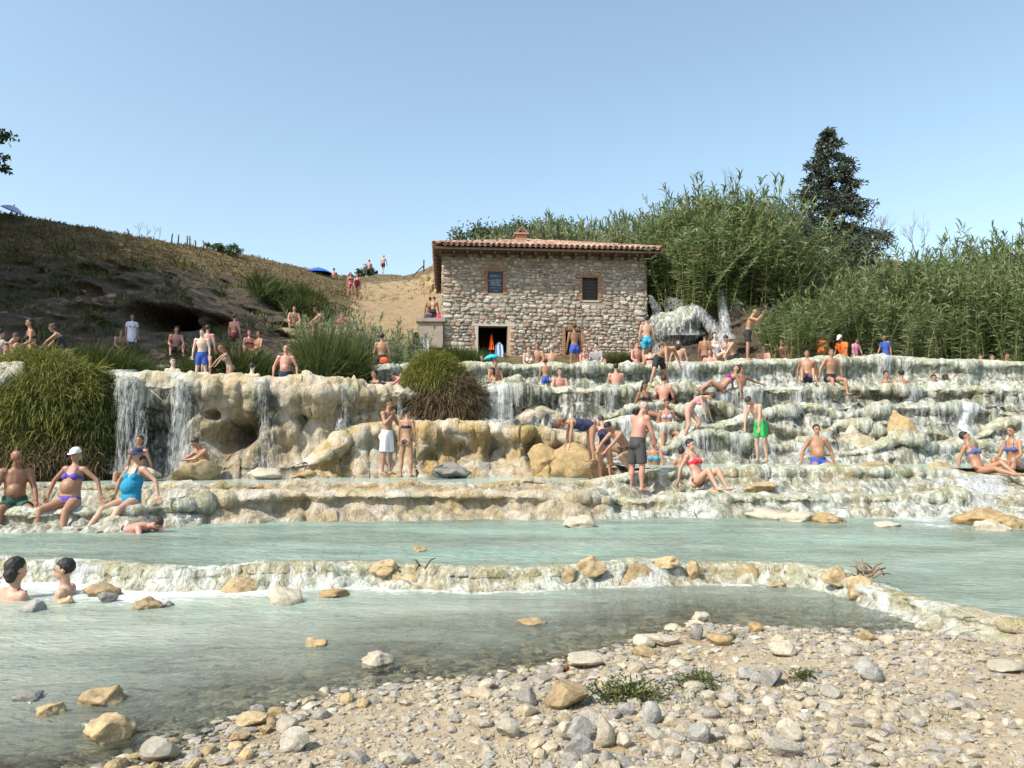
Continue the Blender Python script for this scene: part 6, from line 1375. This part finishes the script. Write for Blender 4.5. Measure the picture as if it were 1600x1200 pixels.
person(1279, 733, 17.4, 'sitedge', 0, 'tan', 'short black', 'trunks:blue', 'dark bearded man in blue trunks sitting at the rim of the middle pool', 's', fat=1.12, UA=(-.1,.55,-1), LA=(.1,.2,-1))
person(1530, 744, 16.5, 'recline', 25, 'tan', 'short black', 'top:dkblue+brief:black', 'woman in a blue bikini top leaning back in the white rushing water', 's', fem=True, T=(-.45,0,1), turn=35)
person(1586, 738, 16.7, 'sit', -65, 'tan', 'short brown', 'top:dkblue+brief:dkblue', 'person sitting sideways at the right edge beside the reclining woman', 's', fem=True)
# ---- on the steps in the middle
person(1009, 596, 21.0, 'sitedge', 15, 'brown', 'long black', 'top:black+brief:black', 'woman with long black hair sitting on the steps above the broad man', 'h', fem=True, H=(.5,0,1))
person(1042, 623, 20.6, 'sitedge', 0, 'tan', 'short brown', 'top:stripe+brief:stripe', 'woman in a pale patterned bikini sitting with knees towards the camera', 'h', fem=True, H=(.3,0,1))
person(1074, 692, 19.9, 'bendknee', 55, 'fair', 'long brown', 'top:pinkc+brief:pinkc', 'slender woman with long brown hair bending down on the cascade', 'f', h=1.62, fem=True, fat=.9)
person(1030, 606, 22.3, 'straddle', 40, 'tan', 'short black', 'shorts:black', 'man in black shorts bending down over the rim with legs apart', 'f', h=1.7)
person(1037, 586, 21.7, 'sit', 160, 'pink', 'short brown', 'trunks:maroon', 'bather seen from behind directly below the man bending over the rim', 'h')
person(1128, 614, 21.9, 'recline', -80, 'tan', 'bob brown', 'top:violet+brief:violet', 'woman in a violet bikini lying back on the step with legs stretched left', 's', fem=True)
person(1158, 571, 22.9, 'sitarms', 20, 'brown', 'short black', 'trunks:black', 'dark haired man with one arm along the rim above the reclining woman', 'h')
person(1262, 598, 22.2, 'sitback', -20, 'tan', 'short brown', 'trunks:navy', 'left one of the two tanned men sitting below the orange shirts', 's', h=1.66, T=(-.2,0,1))
person(1298, 598, 22.2, 'sitedge', 10, 'tan', 'short brown', 'trunks:black', 'right one of the two tanned men sitting below the orange shirts', 's', h=1.7, T=(.1,0,1), UA=(-.1,.6,-1))
person(1385, 579, 23.0, 'sit', 10, 'tan', 'short black', 'trunks:black', 'bearded bather facing out beside a man with his back turned', 'h')
person(1407, 578, 22.9, 'sit', 185, 'tan', 'short black', 'trunks:navy', 'bather with broad bare back turned on the right upper terrace', 'h')
person(1459, 585, 22.9, 'sit', -10, 'tan', 'short black', 'trunks:black', 'dark haired bather left of the dark skinned bather', 'h')
person(1478, 585, 23.0, 'sit', 15, 'dark', 'short black', 'trunks:black', 'dark skinned bather in the upper right pool', 'h')
for px, f_, lb in ((1532, 0, 'leftmost of the three bathers at the top right rim'), (1550, 20, 'middle one of the three bathers at the top right rim'), (1574, -10, 'rightmost of the three bathers with arms on the top right rim')):
    person(px, 551 if px > 1560 else 553, 26.1, 'lean' if px > 1560 else 'sit', f_, 'tan', 'short black', 'trunks:black', lb, 'h')
# ---- top rim, right of the mill
person(1284, 519, 27.6, 'walk', 110, 'brown', 'cap white', 'shirt:orange+shorts:charcoal', 'man in an orange shirt and white cap walking below the reeds', 'h', h=1.7, fat=1.1)
person(1310, 524, 27.2, 'lookdown', -60, 'brown', 'cap white', 'shirt:orange+shorts:red', 'man in an orange shirt and red shorts looking down', 'h', h=1.66)
person(1341, 529, 27.2, 'lookdown', 20, 'tan', 'bob black', 'shirt:pinkc+shorts:white', 'child in a pink shirt standing by the reeds', 'h', h=1.2, child=True)
person(1381, 523, 27.4, 'walk', -70, 'tan', 'short black', 'shirt:blue+long:blue', 'boy in blue clothes walking along the reeds', 'h', h=1.4, child=True)
person(1168, 563, 26.2, 'headdown', 70, 'tan', 'short fairhair', 'shorts:black', 'tall man in black shorts holding his head by the tall waterfall', 'f', h=1.72)
person(1192, 538, 26.6, 'sit', -30, 'pink', 'short brown', 'trunks:navy', 'pink skinned person sitting beside the tall man in black shorts', 'h')
person(1221, 529, 27.0, 'stand', -20, 'tan', 'short brown', 'trunks:maroon', 'left one of two people standing in the dark by the right thicket', 'h', h=1.6)
person(1239, 536, 27.0, 'sit', 10, 'brown', 'short black', 'trunks:black', 'right one of two people sitting in the dark by the right thicket', 'h')
person(1010, 494, 27.0, 'stand', 185, 'fair', 'short black', 'shorts:turq', 'young man in bright blue shorts standing at the corner of the mill', 'h', h=1.72)
for i, (px, py, Y, po, f_, s, hr, w, lb, fm) in enumerate((
    (996, 533, 26.9, 'sit', 20, 'pink', 'short brown', 'trunks:navy', 'person sitting just left of the young man in bright blue shorts', 0),
    (1016, 540, 26.6, 'sit', 160, 'fair', 'bob brown', 'top:black+brief:black', 'back of a bather sitting under the young man in bright blue shorts', 1),
    (1034, 537, 26.7, 'sit', 60, 'pink', 'short brown', 'trunks:white', 'bather sitting second left of the man in teal trunks on the top rim', 0),
    (1060, 531, 26.5, 'sitedge', -10, 'fair', 'short brown', 'trunks:turq', 'pale broad man in teal trunks sitting on the top rim', 0),
    (1101, 519, 26.8, 'stand', 150, 'brown', 'short black', 'brief:black', 'deeply tanned person standing left of the seated pale group', 1),
    (1117, 519, 26.9, 'sit', 10, 'pale', 'bob black', 'onepiece:white', 'pale person in white in the group under the white veil of water', 1),
    (1131, 525, 26.8, 'reach', -70, 'fair', 'short brown', 'trunks:charcoal', 'person leaning over on the right of the group under the white veil', 0),
    (1109, 545, 26.5, 'sit', -20, 'pink', 'short brown', 'trunks:red', 'reddish seated bather in front of the group under the white veil', 0),
    (826, 540, 26.9, 'sit', 30, 'fair', 'bob brown', 'top:white+brief:white', 'woman in a white bikini leftmost of the row by the mill wall', 1),
    (839, 535, 27.0, 'sit', -10, 'tan', 'short brown', 'trunks:black', 'tanned bather second from left in the row by the mill wall', 0),
    (862, 539, 26.9, 'sit', 170, 'tan', 'short grey', 'trunks:navy', 'grey haired bather with turned back in the row by the mill wall', 0),
    (913, 540, 26.9, 'sit', 40, 'pink', 'bob brown', 'top:pinkc+brief:pinkc', 'bather sitting directly right of the man in blue trunks', 1),
    (931, 536, 27.2, 'sit', -30, 'pale', 'short black', 'shirt:grey+trunks:black', 'pale bather with a grey top rightmost of the row by the mill wall', 0),
    (945, 559, 26.6, 'sit', 10, 'pink', 'short brown', 'trunks:navy', 'bather showing only a small head above the top rim', 0))):
    person(px, py, Y, po, f_, s, hr, w, lb, 'h', fem=bool(fm))
person(897, 506, 27.1, 'stand', 200, 'brown', 'short brown', 'trunks:blue', 'tanned man in blue trunks standing before the low mill opening', 'h', h=1.72, fat=1.08)
person(852, 561, 23.9, 'stand', 195, 'tan', 'short black', 'trunks:blue', 'child in blue trunks seen from behind in the upper pool', 'h', h=1.25, child=True)
person(875, 575, 23.6, 'sit', 10, 'pink', 'short brown', 'trunks:navy', 'pink bather facing out right of the child in blue trunks', 'h')
person(962, 568, 23.6, 'sit', 180, 'pink', 'short black', 'trunks:navy', 'bather with a broad pink back turned in the upper pool', 'h', fat=1.15)
person(768, 574, 23.8, 'sit', -60, 'tan', 'bob black', 'top:black+brief:black', 'black haired bather under the turquoise sunshade', 'h', fem=True)
person(774, 562, 24.4, 'sit', 30, 'tan', 'short brown', 'trunks:navy', 'bather half hidden behind the black haired bather', 'h')
person(802, 592, 23.0, 'prone', 60, 'pink', 'short brown', 'trunks:black', 'bather floating with only the head over the rim of the upper pool', 'h')
person(745, 596, 22.7, 'prone', 100, 'tan', 'short black', 'trunks:black', 'bather lying face down beside the grassy bush', 'h')
person(584, 578, 22.6, 'sit', -50, 'tan', 'short black', 'trunks:black', 'dark haired bather at the left end of the upper pool', 'h'); person(627, 581, 22.6, 'sit', -20, 'tan', 'short black', 'trunks:black', 'dark haired bather close to the left side of the grassy bush', 'h'); person(609, 586, 22.8, 'prone', -90, 'pink', 'short brown', 'trunks:navy', 'bather lying between two dark haired heads in the upper pool', 'h')
person(753, 556, 28.2, 'sit', 20, 'fair', 'short fairhair', 'trunks:white', 'fair haired person sitting at the left side of the mill doorway', 'h', h=1.4)
# ---- left cliff pool and its bank
person(270, 558, 21.3, 'sit', 10, 'pale', 'short black', 'top:black', 'pale bather with black hair left of the boy in blue shorts', 'h', fem=True, turn=30)
person(316, 514, 22.3, 'stand', 10, 'pale', 'short brown', 'shorts:blue', 'pale boy in blue shorts standing in the cliff pool', 'h', h=1.55, turn=-30)
person(325, 508, 24.5, 'stand', 180, 'pink', 'short brown', 'trunks:navy', 'person standing half hidden behind the pale boy', 'h', h=1.6)
person(342, 541, 21.8, 'reach', -50, 'tan', 'long ginger', 'brief:grey+top:grey', 'ginger long haired girl bending beside the pale boy', 'h', h=1.35, fem=True, child=True)
person(395, 567, 21.3, 'sit', 170, 'pale', 'short black', 'trunks:navy', 'pale back of a black haired bather between the girl and the heavy man', 'h')
person(447, 539, 22.0, 'stand', 10, 'pink', 'bald', 'trunks:navy', 'heavy bald man in dark trunks walking in the cliff pool', 'h', h=1.74, fat=1.3, UA=(.0,.5,-1))
person(597, 521, 25.4, 'stand', 185, 'tan', 'short black', 'shorts:black', 'man in dark shorts standing with his back turned among the reeds', 'h', h=1.66)
person(46, 497, 19.6, 'sit', -50, 'tan', 'bob black', 'top:black+brief:black', 'woman in a black bikini sitting on top of the hanging grass', 'h', fem=True, UA=(.1,.25,-1))
person(77, 508, 19.5, 'reach', -75, 'tan', 'bun brown', 'onepiece:black', 'woman in a black swimsuit stepping forward on top of the hanging grass', 'h', fem=True, h=1.55)
person(30, 522, 19.9, 'hug', 100, 'fair', 'short brown', 'trunks:grey', 'bent person sitting left of the woman in the black bikini', 'h'); person(3, 514, 19.8, 'sit', 150, 'fair', 'short black', 'shirt:grey+trunks:charcoal', 'person in a grey top at the far left above the hanging grass', 'h'); person(10, 536, 19.3, 'sitback', 60, 'pink', 'short brown', 'trunks:maroon', 'reddish person lounging at the far left on the hanging grass', 'h')
person(207, 491, 29.0, 'stand', 30, 'tan', 'bob brown', 'dress:lilac', 'person in a pale lilac dress standing by the dark cave', 'h', h=1.6, fem=True); person(190, 514, 28.0, 'sit', 60, 'tan', 'short brown', 'trunks:navy', 'person sitting in the shade left of the lilac dress', 'h')
for px, py, po, f_, sk, hr, w, lb in ((276, 510, 'sit', 30, 'pink', 'short brown', 'trunks:navy', 'reddish person sitting in the shade right of the cave'), (367, 491, 'stand', 160, 'pink', 'short brown', 'trunks:maroon', 'person standing in the shade below the rock face'), (390, 515, 'sit', 30, 'pink', 'bob brown', 'top:maroon+brief:maroon', 'left one of the pair sitting in the shade of the rock face'), (404, 517, 'sit', -40, 'tan', 'short black', 'trunks:black', 'right one of the pair sitting in the shade of the rock face'), (460, 478, 'sit', 20, 'pink', 'short brown', 'trunks:black', 'person sitting against the shaded bank above the navy blue bag')):
    person(px, py, HY(px, py+34)-.8, po, f_, sk, hr, w, lb, 'h', fem='top' in w)
person(490, 481, 29.4, 'reach', -60, 'tan', 'short brown', 'trunks:black', 'man bending down among the reeds on the sandy bank', 'h'); person(506, 490, 29.6, 'reach', 70, 'tan', 'bob brown', 'top:black+brief:black', 'woman bending right of the man among the reeds', 'h', fem=True)
# ---- sandy path and crest
person(547, 466, HY(547, 466)-.3, 'stand', 20, 'pink', 'bun brown', 'top:maroon+brief:red', 'left woman of the pair in red bikinis on the sandy path', 'f', h=1.6, fem=True); person(559, 469, HY(559, 469)-.3, 'walk', -10, 'pink', 'bob brown', 'onepiece:maroon', 'right woman of the pair walking down the sandy path', 'f', h=1.66, fem=True, fat=1.1)
person(577, 406, 66.5, 'sit', 190, 'fair', 'short black', 'long:charcoal', 'seated person in dark trousers on the sandy crest', 'h', h=1.75); person(598, 427.5, 66.5, 'walk', 160, 'pink', 'short grey', 'shorts:black', 'man in dark shorts walking along the sandy crest', 'f', h=1.62)
person(522, 419, 57.5, 'sit', 180, 'tan', 'short black', 'trunks:navy', 'person with bare back sitting beside the blue beach umbrella', 'h')
person(679, 465, 34.6, 'lookdown', 170, 'tan', 'short black', 'shorts:black', 'man in dark shorts standing by the left corner of the mill', 'h', h=1.45); person(669, 480, 33.4, 'sit', -50, 'tan', 'short black', 'shirt:navy+shorts:white', 'seated person in a dark top left of the crimson bag', 'h'); person(672, 464, 35.2, 'stand', 190, 'brown', 'short black', 'shorts:navy', 'dark haired person half hidden by the man at the corner of the mill', 'h', h=1.5)
person(4, 338, 38.4, 'sit', 120, 'tan', 'short brown', 'trunks:black', 'sunbather beside the pale umbrella on the skyline', 'h')
